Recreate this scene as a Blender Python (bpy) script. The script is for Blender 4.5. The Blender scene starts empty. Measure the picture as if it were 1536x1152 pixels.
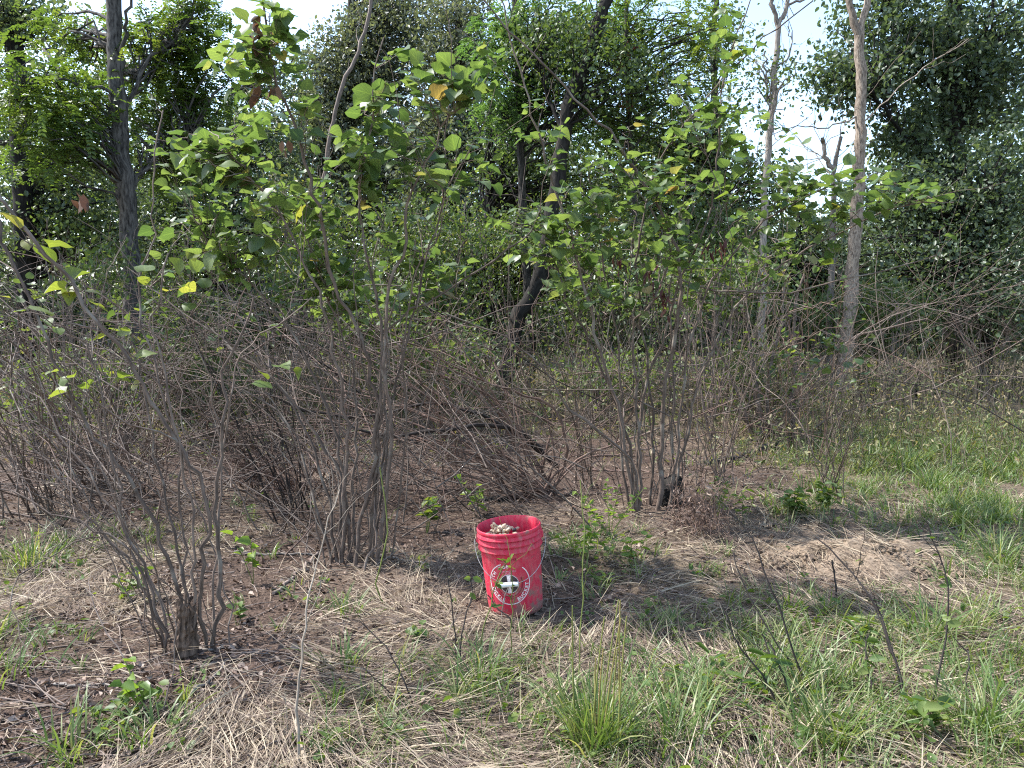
import bpy, math, random
import numpy as np
from mathutils import Vector, Matrix
rng = np.random.default_rng(7)
random.seed(7)
SC = bpy.context.scene
COL = SC.collection
R = math.radians

# ---------------------------------------------------------------- camera, sky, sun, exposure
F, CX, CY, H, PITCH = 1160.0, 768.0, 576.0, 1.3, R(3.5)
cam = bpy.data.cameras.new('camera'); cam.sensor_width = 36.0; cam.lens = 36.0 * F / 1536.0
cam.clip_start = 0.05; cam.clip_end = 500.0
camo = bpy.data.objects.new('camera', cam); COL.objects.link(camo)
camo.location = (0, 0, H); camo.rotation_euler = (R(90) - PITCH, 0, 0)
SC.camera = camo

SUN_AZ, SUN_EL = R(-75), R(52)      # azimuth from +Y, negative is to the left of the view
w = bpy.data.worlds.new('World'); SC.world = w; w.use_nodes = True
nt = w.node_tree; bg = nt.nodes['Background']
sky = nt.nodes.new('ShaderNodeTexSky'); sky.sky_type = 'NISHITA'; sky.sun_disc = False
sky.sun_elevation = SUN_EL; sky.sun_rotation = SUN_AZ
sky.air_density = 1.2; sky.dust_density = 1.3; sky.ozone_density = 1.0
nt.links.new(sky.outputs[0], bg.inputs[0]); bg.inputs[1].default_value = 0.15
sun = bpy.data.lights.new('sun', 'SUN'); sun.energy = 3.7; sun.angle = R(0.9); sun.color = (1.0, 0.98, 0.955)
suno = bpy.data.objects.new('sun', sun); COL.objects.link(suno)
sd = Vector((math.sin(SUN_AZ) * math.cos(SUN_EL), math.cos(SUN_AZ) * math.cos(SUN_EL), math.sin(SUN_EL)))
suno.rotation_euler = (-sd).to_track_quat('-Z', 'Y').to_euler(); suno.location = sd * 30
SC.view_settings.view_transform = 'Standard'; SC.view_settings.look = 'None'
SC.view_settings.exposure = 1.62; SC.view_settings.gamma = 1.0; SC.view_settings.use_curve_mapping = False
SC.render.engine = 'CYCLES'
SC.cycles.max_bounces = 6; SC.cycles.diffuse_bounces = 3; SC.cycles.glossy_bounces = 2
SC.cycles.transmission_bounces = 4; SC.cycles.use_denoising = False; SC.cycles.filter_width = 1.15; SC.cycles.sample_clamp_indirect = 4.0; SC.cycles.use_adaptive_sampling = False

# ---------------------------------------------------------------- geometry helpers
def nrm(a):
    return a / np.maximum(np.linalg.norm(a, axis=-1, keepdims=True), 1e-9)
_T = np.random.default_rng(3).random((256, 256))
def vnoise(x, y, s=1.0, o=0):
    x = np.asarray(x, float) * s + 37.3 + o * 17; y = np.asarray(y, float) * s + 91.7 + o * 29
    xi = np.floor(x).astype(int); yi = np.floor(y).astype(int); fx = x - xi; fy = y - yi
    fx = fx * fx * (3 - 2 * fx); fy = fy * fy * (3 - 2 * fy)
    g = lambda a, b: _T[a & 255, b & 255]
    return (g(xi, yi) * (1 - fx) + g(xi + 1, yi) * fx) * (1 - fy) + (g(xi, yi + 1) * (1 - fx) + g(xi + 1, yi + 1) * fx) * fy
def G(x, y):
    x = np.asarray(x, float); y = np.asarray(y, float)
    t = np.clip(y - 8, 0, None)
    z = 0.03 * t * t / (t + 1.5)
    amp = np.clip(1.6 - np.hypot(x, y - 3.5) / 30, .5, 1.6)
    z = z + amp * (0.05 * (vnoise(x, y, .9) - .5) + 0.03 * (vnoise(x, y, 2.7, 1) - .5) + 0.012 * (vnoise(x, y, 8, 2) - .5))
    return z
def at(px, py, Y):
    """the place that lies Y metres ahead and is seen at photograph pixel px, py"""
    a = (px - CX) / F; b = (CY - py) / F
    y = math.cos(PITCH) + b * math.sin(PITCH); z = -math.sin(PITCH) + b * math.cos(PITCH)
    k = Y / y
    return np.array([a * k, Y, H + z * k])
def gp(px, py):
    """the point of the ground seen at px, py"""
    lo, hi = 1.0, 45.0
    for _ in range(40):
        m = .5 * (lo + hi); p = at(px, py, m)
        if p[2] > float(G(p[0], p[1])): lo = m
        else: hi = m
    p = at(px, py, lo); p[2] = float(G(p[0], p[1])); return p

class MB:
    """collects quads and triangles, builds ONE mesh object"""
    def __init__(s): s.v = []; s.c = []; s.q = []; s.t = []; s.n = 0; s.m = []; s.mt = []
    def add(s, v, q=None, t=None, c=None, mat=0):
        v = np.asarray(v, float).reshape(-1, 3); s.v.append(v)
        s.c.append(np.zeros_like(v) if c is None else np.asarray(c, float).reshape(-1, 3))
        if q is not None and len(q):
            q = np.asarray(q, np.int64).reshape(-1, 4); s.q.append(q + s.n); s.m.append(np.full(len(q), mat))
        if t is not None and len(t):
            t = np.asarray(t, np.int64).reshape(-1, 3); s.t.append(t + s.n); s.mt.append(np.full(len(t), mat))
        s.n += len(v); return s
    def mesh(s, name, mats, smooth=True):
        me = bpy.data.meshes.new(name)
        v = np.concatenate(s.v) if s.v else np.zeros((0, 3))
        q = np.concatenate(s.q) if s.q else np.zeros((0, 4), np.int64); t = np.concatenate(s.t) if s.t else np.zeros((0, 3), np.int64)
        me.vertices.add(len(v)); me.vertices.foreach_set('co', v.astype(np.float32).ravel())
        li = np.concatenate([q.ravel(), t.ravel()]); tot = np.concatenate([np.full(len(q), 4), np.full(len(t), 3)])
        me.loops.add(len(li)); me.loops.foreach_set('vertex_index', li.astype(np.int32))
        me.polygons.add(len(tot)); st = np.concatenate([[0], np.cumsum(tot)[:-1]]) if len(tot) else np.zeros(0)
        me.polygons.foreach_set('loop_start', st.astype(np.int32)); me.polygons.foreach_set('loop_total', tot.astype(np.int32))
        me.polygons.foreach_set('use_smooth', np.full(len(tot), smooth))
        mi = np.concatenate((s.m or [np.zeros(0)]) + (s.mt or [np.zeros(0)]))
        me.polygons.foreach_set('material_index', mi.astype(np.int32))
        at_ = me.attributes.new('co', 'FLOAT_VECTOR', 'POINT'); at_.data.foreach_set('vector', np.concatenate(s.c).astype(np.float32).ravel())
        for m in (mats if isinstance(mats, (list, tuple)) else [mats]): me.materials.append(m)
        me.update(calc_edges=True); return me
    def obj(s, name, mats, parent=None, smooth=True, kind=None, label=None):
        """vertices are in world space; the object is moved to its parent's place"""
        if parent is not None and parent.get('_o') is not None:
            o_ = np.array(parent['_o']); s.v = [v - o_ for v in s.v]
        o = bpy.data.objects.new(name, s.mesh(name, mats, smooth)); COL.objects.link(o)
        if parent is not None:
            o.parent = parent; o['_o'] = list(parent.get('_o', (0, 0, 0)))
        if kind: o['kind'] = kind
        if label: o['label'] = label
        return o
def thing(name, label, cat, loc, group=None):
    o = bpy.data.objects.new(name, None); COL.objects.link(o); o.location = [float(a) for a in loc]; o.empty_display_size = .1
    o['label'] = label; o['category'] = cat; o['_o'] = [float(a) for a in loc]
    if group: o['group'] = group
    return o
def tag(o, label, cat, group=None):
    """a thing that is one mesh: its origin goes to its base"""
    me = o.data; n = len(me.vertices); v = np.zeros(n * 3, np.float32); me.vertices.foreach_get('co', v); v = v.reshape(-1, 3)
    b = v[v[:, 2] <= v[:, 2].min() + .03].mean(0); me.vertices.foreach_set('co', (v - b).ravel()); me.update(); o.location = [float(a) for a in b]
    o['label'] = label; o['category'] = cat
    if group: o['group'] = group
    return o

def tubes(mb, P, Rd, k=5, mat=0, wob=0.0, cap=False):
    """N bent rods at once: P (N,n,3), Rd (N,n)"""
    P = np.asarray(P, float); Rd = np.asarray(Rd, float)
    if P.ndim == 2: P = P[None]; Rd = Rd[None]
    N, n, _ = P.shape
    T = np.empty_like(P); T[:, 1:-1] = P[:, 2:] - P[:, :-2]; T[:, 0] = P[:, 1] - P[:, 0]; T[:, -1] = P[:, -1] - P[:, -2]; T = nrm(T)
    md = nrm(P[:, -1] - P[:, 0]); ref = np.where(np.abs(md[:, 2:3]) < .8, [[0, 0, 1.]], [[1., 0, 0]])[:, None, :]
    U = nrm(np.cross(T, ref)); V = np.cross(T, U)
    a = np.linspace(0, 2 * np.pi, k, endpoint=False)
    ca, sa = np.cos(a), np.sin(a)
    rr = Rd[:, :, None] * (1 + wob * (rng.random((N, n, k)) - .5) if wob else 1)
    rr = np.broadcast_to(rr, (N, n, k))
    X = P[:, :, None, :] + rr[..., None] * (U[:, :, None, :] * ca[:, None] + V[:, :, None, :] * sa[:, None])
    L = np.concatenate([np.zeros((N, 1)), np.cumsum(np.linalg.norm(np.diff(P, axis=1), axis=-1), 1)], 1) + rng.random((N, 1)) * 9
    c = np.stack([Rd[:, :, None] * ca, Rd[:, :, None] * sa, np.broadcast_to(L[:, :, None], (N, n, k))], -1)
    i = np.arange(N)[:, None, None] * n * k; j = np.arange(n - 1)[None, :, None] * k; m = np.arange(k)[None, None, :]
    b = i + j; m2 = (m + 1) % k
    q = np.stack([b + m, b + m2, b + k + m2, b + k + m], -1).reshape(-1, 4)
    mb.add(X, q=q, c=c, mat=mat)
    if cap:
        for e in (0, n - 1):
            for r_ in range(N):
                base = (r_ * n + e) * k; ids = [base + z for z in range(k)]
                cen = P[r_, e]; vv = np.vstack([X[r_, e], cen])
                tri = [[z, (z + 1) % k, k] for z in range(k)]
                if e == 0: tri = [t[::-1] for t in tri]
                mb.add(vv, t=tri, c=np.vstack([c[r_, e], [0, 0, L[r_, e]]]), mat=mat)
def smooth_path(pts, n):
    """Catmull-Rom through pts, n samples evenly by length"""
    pts = np.asarray(pts, float); p = np.vstack([2 * pts[0] - pts[1], pts, 2 * pts[-1] - pts[-2]])
    out = []
    for i in range(1, len(p) - 2):
        t = np.linspace(0, 1, 8, endpoint=False)[:, None]; a, b, c, d = p[i - 1], p[i], p[i + 1], p[i + 2]
        out.append(.5 * (2 * b + (c - a) * t + (2 * a - 5 * b + 4 * c - d) * t ** 2 + (3 * b - a - 3 * c + d) * t ** 3))
    out = np.vstack(out + [pts[-1:]])
    L = np.concatenate([[0], np.cumsum(np.linalg.norm(np.diff(out, axis=0), axis=1))]); s = np.linspace(0, L[-1], n)
    return np.stack([np.interp(s, L, out[:, k]) for k in range(3)], 1)
def bez(A, B, C_, D, n):
    t = np.linspace(0, 1, n)[None, :, None]; A, B, C_, D = [np.asarray(a, float)[:, None, :] for a in (A, B, C_, D)]
    return A * (1 - t) ** 3 + 3 * B * t * (1 - t) ** 2 + 3 * C_ * t * t * (1 - t) + D * t ** 3

def leaf_tpl(kind):
    """outline grid of one leaf, base at the origin, tip at y=1"""
    if kind == 'heart':
        ys = np.array([0, .07, .2, .38, .56, .74, .88, 1.0]); hw = np.array([.02, .36, .49, .53, .47, .32, .16, .0])
        cs = np.array([-1, -.55, 0, .55, 1]); v = []; c = []
        for r_, (y, h) in enumerate(zip(ys, hw)):
            for u in cs:
                back = .16 * abs(u) ** 1.5 * max(0, 1 - r_ / 3.2) * (1 if r_ else 0)
                v.append((u * h, y - back, 0)); c.append((u, y, 0))
        q = [[r_ * 5 + k, r_ * 5 + k + 1, r_ * 5 + 6 + k, r_ * 5 + 5 + k] for r_ in range(len(ys) - 1) for k in range(4)]
        return np.array(v), np.array(q), np.array(c)
    wd = {'oval': .3, 'narrow': .17, 'wide': .42}[kind]
    v = np.array([(0, 0, 0), (wd * .9, .3, .10 * wd * 2), (wd * .75, .68, .06), (0, 1, -.1), (-wd * .75, .68, .06), (-wd * .9, .3, .1 * wd * 2)])
    q = np.array([[0, 1, 2, 3], [0, 3, 4, 5]])
    c = np.array([(0, 0, 0), (1, .3, 0), (1, .68, 0), (0, 1, 0), (-1, .68, 0), (-1, .3, 0)])
    return v, q, c
TPL = {k: leaf_tpl(k) for k in ('heart', 'oval', 'narrow', 'wide')}
def frames(head, normal):
    """rotation matrices whose columns are side, heading, normal"""
    y = nrm(head); x = nrm(np.cross(y, normal)); z = np.cross(x, y)
    return np.stack([x, y, z], -1)
def leaves(mb, tpl, P, M, S, rnd, mat=0, fold=0., droop=0.):
    v, q, c = TPL[tpl]
    v = v.copy()
    if fold or droop: v[:, 2] += fold * np.abs(v[:, 0]) - droop * v[:, 1] ** 2
    N, m = len(P), len(v)
    X = np.einsum('nij,mj->nmi', M, v) * np.asarray(S).reshape(-1, 1, 1) + P[:, None, :]
    cc = np.broadcast_to(c, (N, m, 3)).copy(); cc[:, :, 2] = np.asarray(rnd).reshape(-1, 1)
    Q = (np.arange(N)[:, None, None] * m + q[None]).reshape(-1, 4)
    mb.add(X, q=Q, c=cc, mat=mat)
def rdir(n, up=0., flat=1.):
    d = rng.normal(size=(n, 3)); d[:, 2] = d[:, 2] * flat + up; return nrm(d)
def blades(mb, P, az, L, W, lean, bend, rnd, seg=4, mat=0):
    """grass blades: base P, compass az, length, width, lean from upright, further bend"""
    N = len(P); t = np.linspace(0, 1, seg + 1)
    ang = lean[:, None] + bend[:, None] * t[None, :]
    step = (L / seg)[:, None]
    r_ = np.concatenate([np.zeros((N, 1)), np.cumsum(np.sin(ang[:, :-1]) * step, 1)], 1)
    z = np.concatenate([np.zeros((N, 1)), np.cumsum(np.cos(ang[:, :-1]) * step, 1)], 1)
    d = np.stack([np.cos(az), np.sin(az), np.zeros(N)], -1); s = np.stack([-np.sin(az), np.cos(az), np.zeros(N)], -1)
    tw = rng.normal(size=N) * .5
    s = s * np.cos(tw)[:, None] + np.array([0, 0, 1.]) * np.sin(tw)[:, None]
    C_ = P[:, None, :] + d[:, None, :] * r_[..., None] + np.array([0, 0, 1.]) * z[..., None]
    wd = (W[:, None] * (1 - t[None, :] ** 2.2) * .5 + .0003)[..., None]
    X = np.stack([C_ - s[:, None, :] * wd, C_ + s[:, None, :] * wd], 2)
    c = np.zeros((N, seg + 1, 2, 3)); c[..., 0, 0] = -1; c[..., 1, 0] = 1; c[..., 1] = t[None, :, None]; c[..., 2] = rnd[:, None, None]
    b = np.arange(N)[:, None] * (seg + 1) * 2 + np.arange(seg)[None, :] * 2
    q = np.stack([b, b + 1, b + 3, b + 2], -1).reshape(-1, 4)
    mb.add(X, q=q, c=c, mat=mat)

# ---------------------------------------------------------------- materials
def newmat(name):
    m = bpy.data.materials.new(name); m.use_nodes = True; n = m.node_tree; n.nodes.clear()
    out = n.nodes.new('ShaderNodeOutputMaterial'); return m, n, out
def N_(n, t, **kw):
    nd = n.nodes.new(t)
    for k, v in kw.items():
        if k.startswith('i_'): nd.inputs[int(k[2:])].default_value = v
        else: setattr(nd, k, v)
    return nd
def ramp(n, stops, fac):
    r_ = n.nodes.new('ShaderNodeValToRGB'); e = r_.color_ramp.elements
    while len(e) < len(stops): e.new(.5)
    for i, (p, c) in enumerate(stops): e[i].position = p; e[i].color = (*c, 1)
    n.links.new(fac, r_.inputs[0]); return r_.outputs[0]
def mat_leaf(name, stops, trans=.4, tint=(1.5, 1.35, .55), rough=.45, veins=True, spec=.4):
    m, n, out = newmat(name); L = n.links
    a = N_(n, 'ShaderNodeAttribute', attribute_name='co'); sp = N_(n, 'ShaderNodeSeparateXYZ'); L.new(a.outputs['Vector'], sp.inputs[0])
    oi = N_(n, 'ShaderNodeObjectInfo'); ad = N_(n, 'ShaderNodeMath', operation='ADD'); L.new(sp.outputs[2], ad.inputs[0])
    L.new(oi.outputs['Random'], ad.inputs[1]); fr = N_(n, 'ShaderNodeMath', operation='FRACT'); L.new(ad.outputs[0], fr.inputs[0])
    col = ramp(n, stops, fr.outputs[0])
    if veins:
        ab = N_(n, 'ShaderNodeMath', operation='ABSOLUTE'); L.new(sp.outputs[0], ab.inputs[0])
        mu = N_(n, 'ShaderNodeMath', operation='MULTIPLY', i_1=.6); L.new(ab.outputs[0], mu.inputs[0])
        sb = N_(n, 'ShaderNodeMath', operation='SUBTRACT'); L.new(sp.outputs[1], sb.inputs[0]); L.new(mu.outputs[0], sb.inputs[1])
        m5 = N_(n, 'ShaderNodeMath', operation='MULTIPLY', i_1=26.); L.new(sb.outputs[0], m5.inputs[0])
        si = N_(n, 'ShaderNodeMath', operation='SINE'); L.new(m5.outputs[0], si.inputs[0])
        v1 = N_(n, 'ShaderNodeMapRange'); v1.inputs[1].default_value = .8; v1.inputs[2].default_value = 1.; v1.inputs[3].default_value = 0; v1.inputs[4].default_value = .55; L.new(si.outputs[0], v1.inputs[0])
        v2 = N_(n, 'ShaderNodeMapRange'); v2.inputs[1].default_value = .1; v2.inputs[2].default_value = .0; v2.inputs[3].default_value = 0; v2.inputs[4].default_value = .8; L.new(ab.outputs[0], v2.inputs[0])
        mx = N_(n, 'ShaderNodeMath', operation='MAXIMUM'); L.new(v1.outputs[0], mx.inputs[0]); L.new(v2.outputs[0], mx.inputs[1])
        mixc = N_(n, 'ShaderNodeMixRGB', blend_type='MULTIPLY', i_2=(1.7, 1.6, 1.3, 1)); L.new(mx.outputs[0], mixc.inputs[0]); L.new(col, mixc.inputs[1]); col = mixc.outputs[0]
    te = N_(n, 'ShaderNodeTexCoord'); no = N_(n, 'ShaderNodeTexNoise', i_2=14., i_3=3.); L.new(te.outputs['Object'], no.inputs[0])
    mr = N_(n, 'ShaderNodeMapRange'); mr.inputs[3].default_value = .72; mr.inputs[4].default_value = 1.28; L.new(no.outputs[0], mr.inputs[0])
    mm = N_(n, 'ShaderNodeMixRGB', blend_type='MULTIPLY', i_0=1.); L.new(col, mm.inputs[1]); L.new(mr.outputs[0], mm.inputs[2]); col = mm.outputs[0]
    p = N_(n, 'ShaderNodeBsdfPrincipled'); p.inputs['Roughness'].default_value = rough; p.inputs['Specular IOR Level'].default_value = spec; L.new(col, p.inputs['Base Color'])
    tc = N_(n, 'ShaderNodeMixRGB', blend_type='MULTIPLY', i_0=1., i_2=(*tint, 1)); L.new(col, tc.inputs[1])
    tr = N_(n, 'ShaderNodeBsdfTranslucent'); L.new(tc.outputs[0], tr.inputs[0])
    mi = N_(n, 'ShaderNodeMixShader', i_0=trans); L.new(p.outputs[0], mi.inputs[1]); L.new(tr.outputs[0], mi.inputs[2]); L.new(mi.outputs[0], out.inputs[0])
    return m
def mat_bark(name, dark, light, sxy=60., sz=8., bump=.4, rough=.9, lo=.35, hi=.7, patch=None, lichen=None):
    m, n, out = newmat(name); L = n.links
    a = N_(n, 'ShaderNodeAttribute', attribute_name='co'); mp = N_(n, 'ShaderNodeMapping'); L.new(a.outputs['Vector'], mp.inputs[0]); mp.inputs[3].default_value = (sxy, sxy, sz)
    no = N_(n, 'ShaderNodeTexNoise', i_2=1., i_3=5.); no.inputs[4].default_value = .65; L.new(mp.outputs[0], no.inputs[0])
    col = ramp(n, [(lo, dark), (hi, light)], no.outputs[0])
    oi = N_(n, 'ShaderNodeObjectInfo'); mr = N_(n, 'ShaderNodeMapRange'); mr.inputs[3].default_value = .75; mr.inputs[4].default_value = 1.25; L.new(oi.outputs['Random'], mr.inputs[0])
    mm = N_(n, 'ShaderNodeMixRGB', blend_type='MULTIPLY', i_0=1.); L.new(col, mm.inputs[1]); L.new(mr.outputs[0], mm.inputs[2]); col = mm.outputs[0]
    if lichen:
        te = N_(n, 'ShaderNodeTexCoord'); n2 = N_(n, 'ShaderNodeTexNoise', i_2=9., i_3=4.); L.new(te.outputs['Object'], n2.inputs[0])
        r2 = ramp(n, [(.55, (0, 0, 0)), (.68, (1, 1, 1))], n2.outputs[0])
        mx = N_(n, 'ShaderNodeMixRGB', i_2=(*lichen, 1)); L.new(r2, mx.inputs[0]); L.new(col, mx.inputs[1]); col = mx.outputs[0]
    p = N_(n, 'ShaderNodeBsdfPrincipled'); p.inputs['Roughness'].default_value = rough; p.inputs['Specular IOR Level'].default_value = .2; L.new(col, p.inputs['Base Color'])
    b = N_(n, 'ShaderNodeBump', i_0=bump, i_1=.01); L.new(no.outputs[0], b.inputs['Height']); L.new(b.outputs[0], p.inputs['Normal']); L.new(p.outputs[0], out.inputs[0])
    return m
def mat_plain(name, col, rough=.5, spec=.4, noise=0., scale=20., metal=0.):
    m, n, out = newmat(name); L = n.links; p = N_(n, 'ShaderNodeBsdfPrincipled'); p.inputs['Roughness'].default_value = rough; p.inputs['Metallic'].default_value = metal
    p.inputs['Specular IOR Level'].default_value = spec
    te = N_(n, 'ShaderNodeTexCoord'); no = N_(n, 'ShaderNodeTexNoise', i_2=scale, i_3=5.); L.new(te.outputs['Object'], no.inputs[0])
    c0 = tuple(max(0, c * (1 - noise)) for c in col); c1 = tuple(c * (1 + noise) for c in col)
    L.new(ramp(n, [(.3, c0), (.7, c1)], no.outputs[0]), p.inputs['Base Color']); L.new(p.outputs[0], out.inputs[0]); return m

M = {}
M['redbud'] = mat_leaf('redbud_leaf', [(0, (.056, .096, .036)), (.5, (.092, .142, .048)), (.96, (.135, .18, .065)), (.992, (.19, .18, .07)), (1, (.2, .13, .06))], .48, (1.5, 1.5, .8), .42)
M['redbud_yellow'] = mat_leaf('redbud_leaf_yellow', [(0, (.10, .15, .045)), (.7, (.15, .19, .06)), (1, (.24, .24, .09))], .5, (1.5, 1.4, .5), .45)
M['pinnate'] = mat_leaf('pinnate_leaf', [(0, (.052, .095, .026)), (.7, (.085, .135, .036)), (1, (.13, .165, .04))], .5, (1.5, 1.45, .6), .45, False)
M['locust'] = mat_leaf('locust_leaf', [(0, (.055, .105, .035)), (.7, (.08, .15, .052)), (1, (.11, .17, .06))], .5, (1.4, 1.4, .7), .45, False)
M['mid'] = mat_leaf('green_leaf', [(0, (.054, .088, .034)), (.7, (.09, .13, .05)), (.96, (.12, .155, .056)), (1, (.18, .17, .05))], .35, (1.5, 1.5, .6), .5, False)
M['dark'] = mat_leaf('dark_green_leaf', [(0, (.055, .085, .05)), (.7, (.085, .118, .065)), (1, (.12, .15, .08))], .4, (1.4, 1.4, .65), .42, False, .45)
M['grey'] = mat_leaf('hazed_grey_leaf', [(0, (.075, .092, .065)), (.7, (.115, .132, .09)), (1, (.15, .165, .11))], .4, (1.4, 1.4, .7), .45, False)  # pale grey-green puts the haze over the far trees into the leaf colour
M['lime'] = mat_leaf('lime_green_leaf', [(0, (.09, .16, .03)), (.6, (.14, .22, .045)), (1, (.19, .25, .06))], .48, (1.5, 1.45, .6), .4, False)
M['under'] = mat_leaf('understorey_leaf', [(0, (.055, .09, .03)), (.6, (.085, .125, .04)), (.93, (.12, .16, .05)), (1, (.2, .19, .06))], .42, (1.5, 1.5, .7), .5, False)
M['weed'] = mat_leaf('weed_leaf', [(0, (.06, .11, .03)), (.6, (.10, .16, .04)), (1, (.16, .2, .06))], .45, (1.5, 1.4, .5), .5, False)
M['grass'] = mat_leaf('grass_blade', [(0, (.065, .115, .03)), (.5, (.105, .165, .05)), (.8, (.16, .205, .07)), (1, (.26, .25, .12))], .4, (1.4, 1.4, .6), .45, False)
M['straw'] = mat_leaf('straw', [(0, (.085, .058, .044)), (.35, (.17, .125, .095)), (.72, (.30, .235, .165)), (1, (.43, .36, .255))], .2, (1.1, 1.05, .9), .65, False, .3)
M['litter'] = mat_leaf('dead_leaf', [(0, (.05, .032, .026)), (.45, (.10, .065, .05)), (.8, (.19, .13, .10)), (1, (.33, .26, .21))], .1, (1.1, 1, .8), .7, False, .3)
M['stem'] = mat_bark('grey_brown_stem', (.07, .051, .041), (.185, .14, .113), 90, 14, .4, .75, lichen=(.22, .19, .16))
M['twig'] = mat_bark('twig', (.095, .073, .062), (.27, .215, .18), 90, 10, .1, .8)
M['red_stem'] = mat_bark('red_brown_stem', (.085, .052, .042), (.22, .145, .112), 90, 12, .25, .7, lichen=(.2, .15, .12))
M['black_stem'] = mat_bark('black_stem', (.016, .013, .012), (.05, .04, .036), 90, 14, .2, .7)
M['bark_dark'] = mat_bark('dark_furrowed_bark', (.012, .011, .010), (.085, .077, .068), 32, 7, 1., .95, .38, .66)
M['bark_walnut'] = mat_bark('grey_furrowed_bark', (.018, .016, .015), (.125, .115, .105), 34, 8, 1., .95, .36, .62)
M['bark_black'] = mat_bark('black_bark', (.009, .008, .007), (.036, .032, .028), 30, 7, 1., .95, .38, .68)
M['bark_pale'] = mat_bark('pale_bark', (.085, .062, .048), (.33, .27, .215), 60, 14, 1., .9, .35, .6)
M['dead_wood'] = mat_bark('dead_wood', (.10, .085, .075), (.33, .29, .25), 80, 10, .4, .85)
M['pale_stem'] = mat_bark('pale_tan_stem', (.2, .16, .125), (.46, .39, .31), 80, 10, .3, .8)
M['rotten'] = mat_bark('rotten_wood', (.025, .018, .015), (.22, .15, .108), 55, 7, 1., .95, .38, .66)
M['reed'] = mat_leaf('reed_stem', [(0, (.16, .18, .05)), (.6, (.2, .22, .06)), (1, (.3, .2, .08))], .2, (1.3, 1.2, .5), .45, False)

# ---------------------------------------------------------------- where soil, straw and grass lie
SOIL = [(150, 1040, .6, .95), (310, 1000, .5, .8), (40, 1130, .5, .9), (60, 960, .5, .7), (380, 930, .45, .7), (300, 880, .5, .7), (600, 800, .8, 1), (450, 830, .7, 1), (900, 735, 1., .9), (1090, 705, .7, .8), (700, 720, 1.3, 1), (250, 770, 1.2, .7), (380, 700, 1.5, .95), (850, 850, .5, .8), (150, 690, 1.6, .95), (600, 690, 1.6, 1), (430, 640, 2.2, .9), (850, 680, 1.6, .9), (560, 870, .3, .7), (40, 720, 1.3, .8), (700, 640, 2.2, .8), (1000, 740, .7, .9)]
GREEN = [(1250, 1050, .75, .8), (1480, 1010, .8, 1), (1420, 690, 1.3, 1.6), (1300, 740, .5, .8), (1500, 770, .6, 1), (1140, 950, .45, .7), (890, 1110, .3, .8), (720, 1020, .3, .6), (1000, 1110, .35, .6), (560, 1095, .25, .5), (520, 910, .12, .5), (235, 1075, .16, .9), (100, 1120, .12, .6),
         (80, 830, .6, .55), (910, 830, .35, .5), (1190, 770, .4, .6), (1500, 860, .7, .9), (1480, 645, 2.2, .9), (1650, 800, 1.2, .9), (1700, 1000, .9, .9), (20, 960, .25, .5), (350, 810, .3, .2), (1020, 860, .4, .5)]
def blobs(L_):
    out = []
    for px, py, r_, w_ in L_: p = gp(px, py); out.append((p[0], p[1], r_, w_))
    return out
SOIL, GREEN = blobs(SOIL), blobs(GREEN)
def dens(L_, x, y):
    d = np.zeros_like(np.asarray(x, float))
    for bx, by, r_, w_ in L_: d = np.maximum(d, w_ * np.exp(-((x - bx) ** 2 + (y - by) ** 2) / (r_ * r_)))
    return d
def soilness(x, y): return np.clip(dens(SOIL, x, y) * 1.3 + (vnoise(x, y, 2.2, 5) - .42) * 1.1, 0, 1)
def greenness(x, y): return np.clip(dens(GREEN, x, y) * (.55 + .9 * vnoise(x, y, 3.1, 6)) + np.clip((y - 9) / 8, 0, .5), 0, 1)

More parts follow.
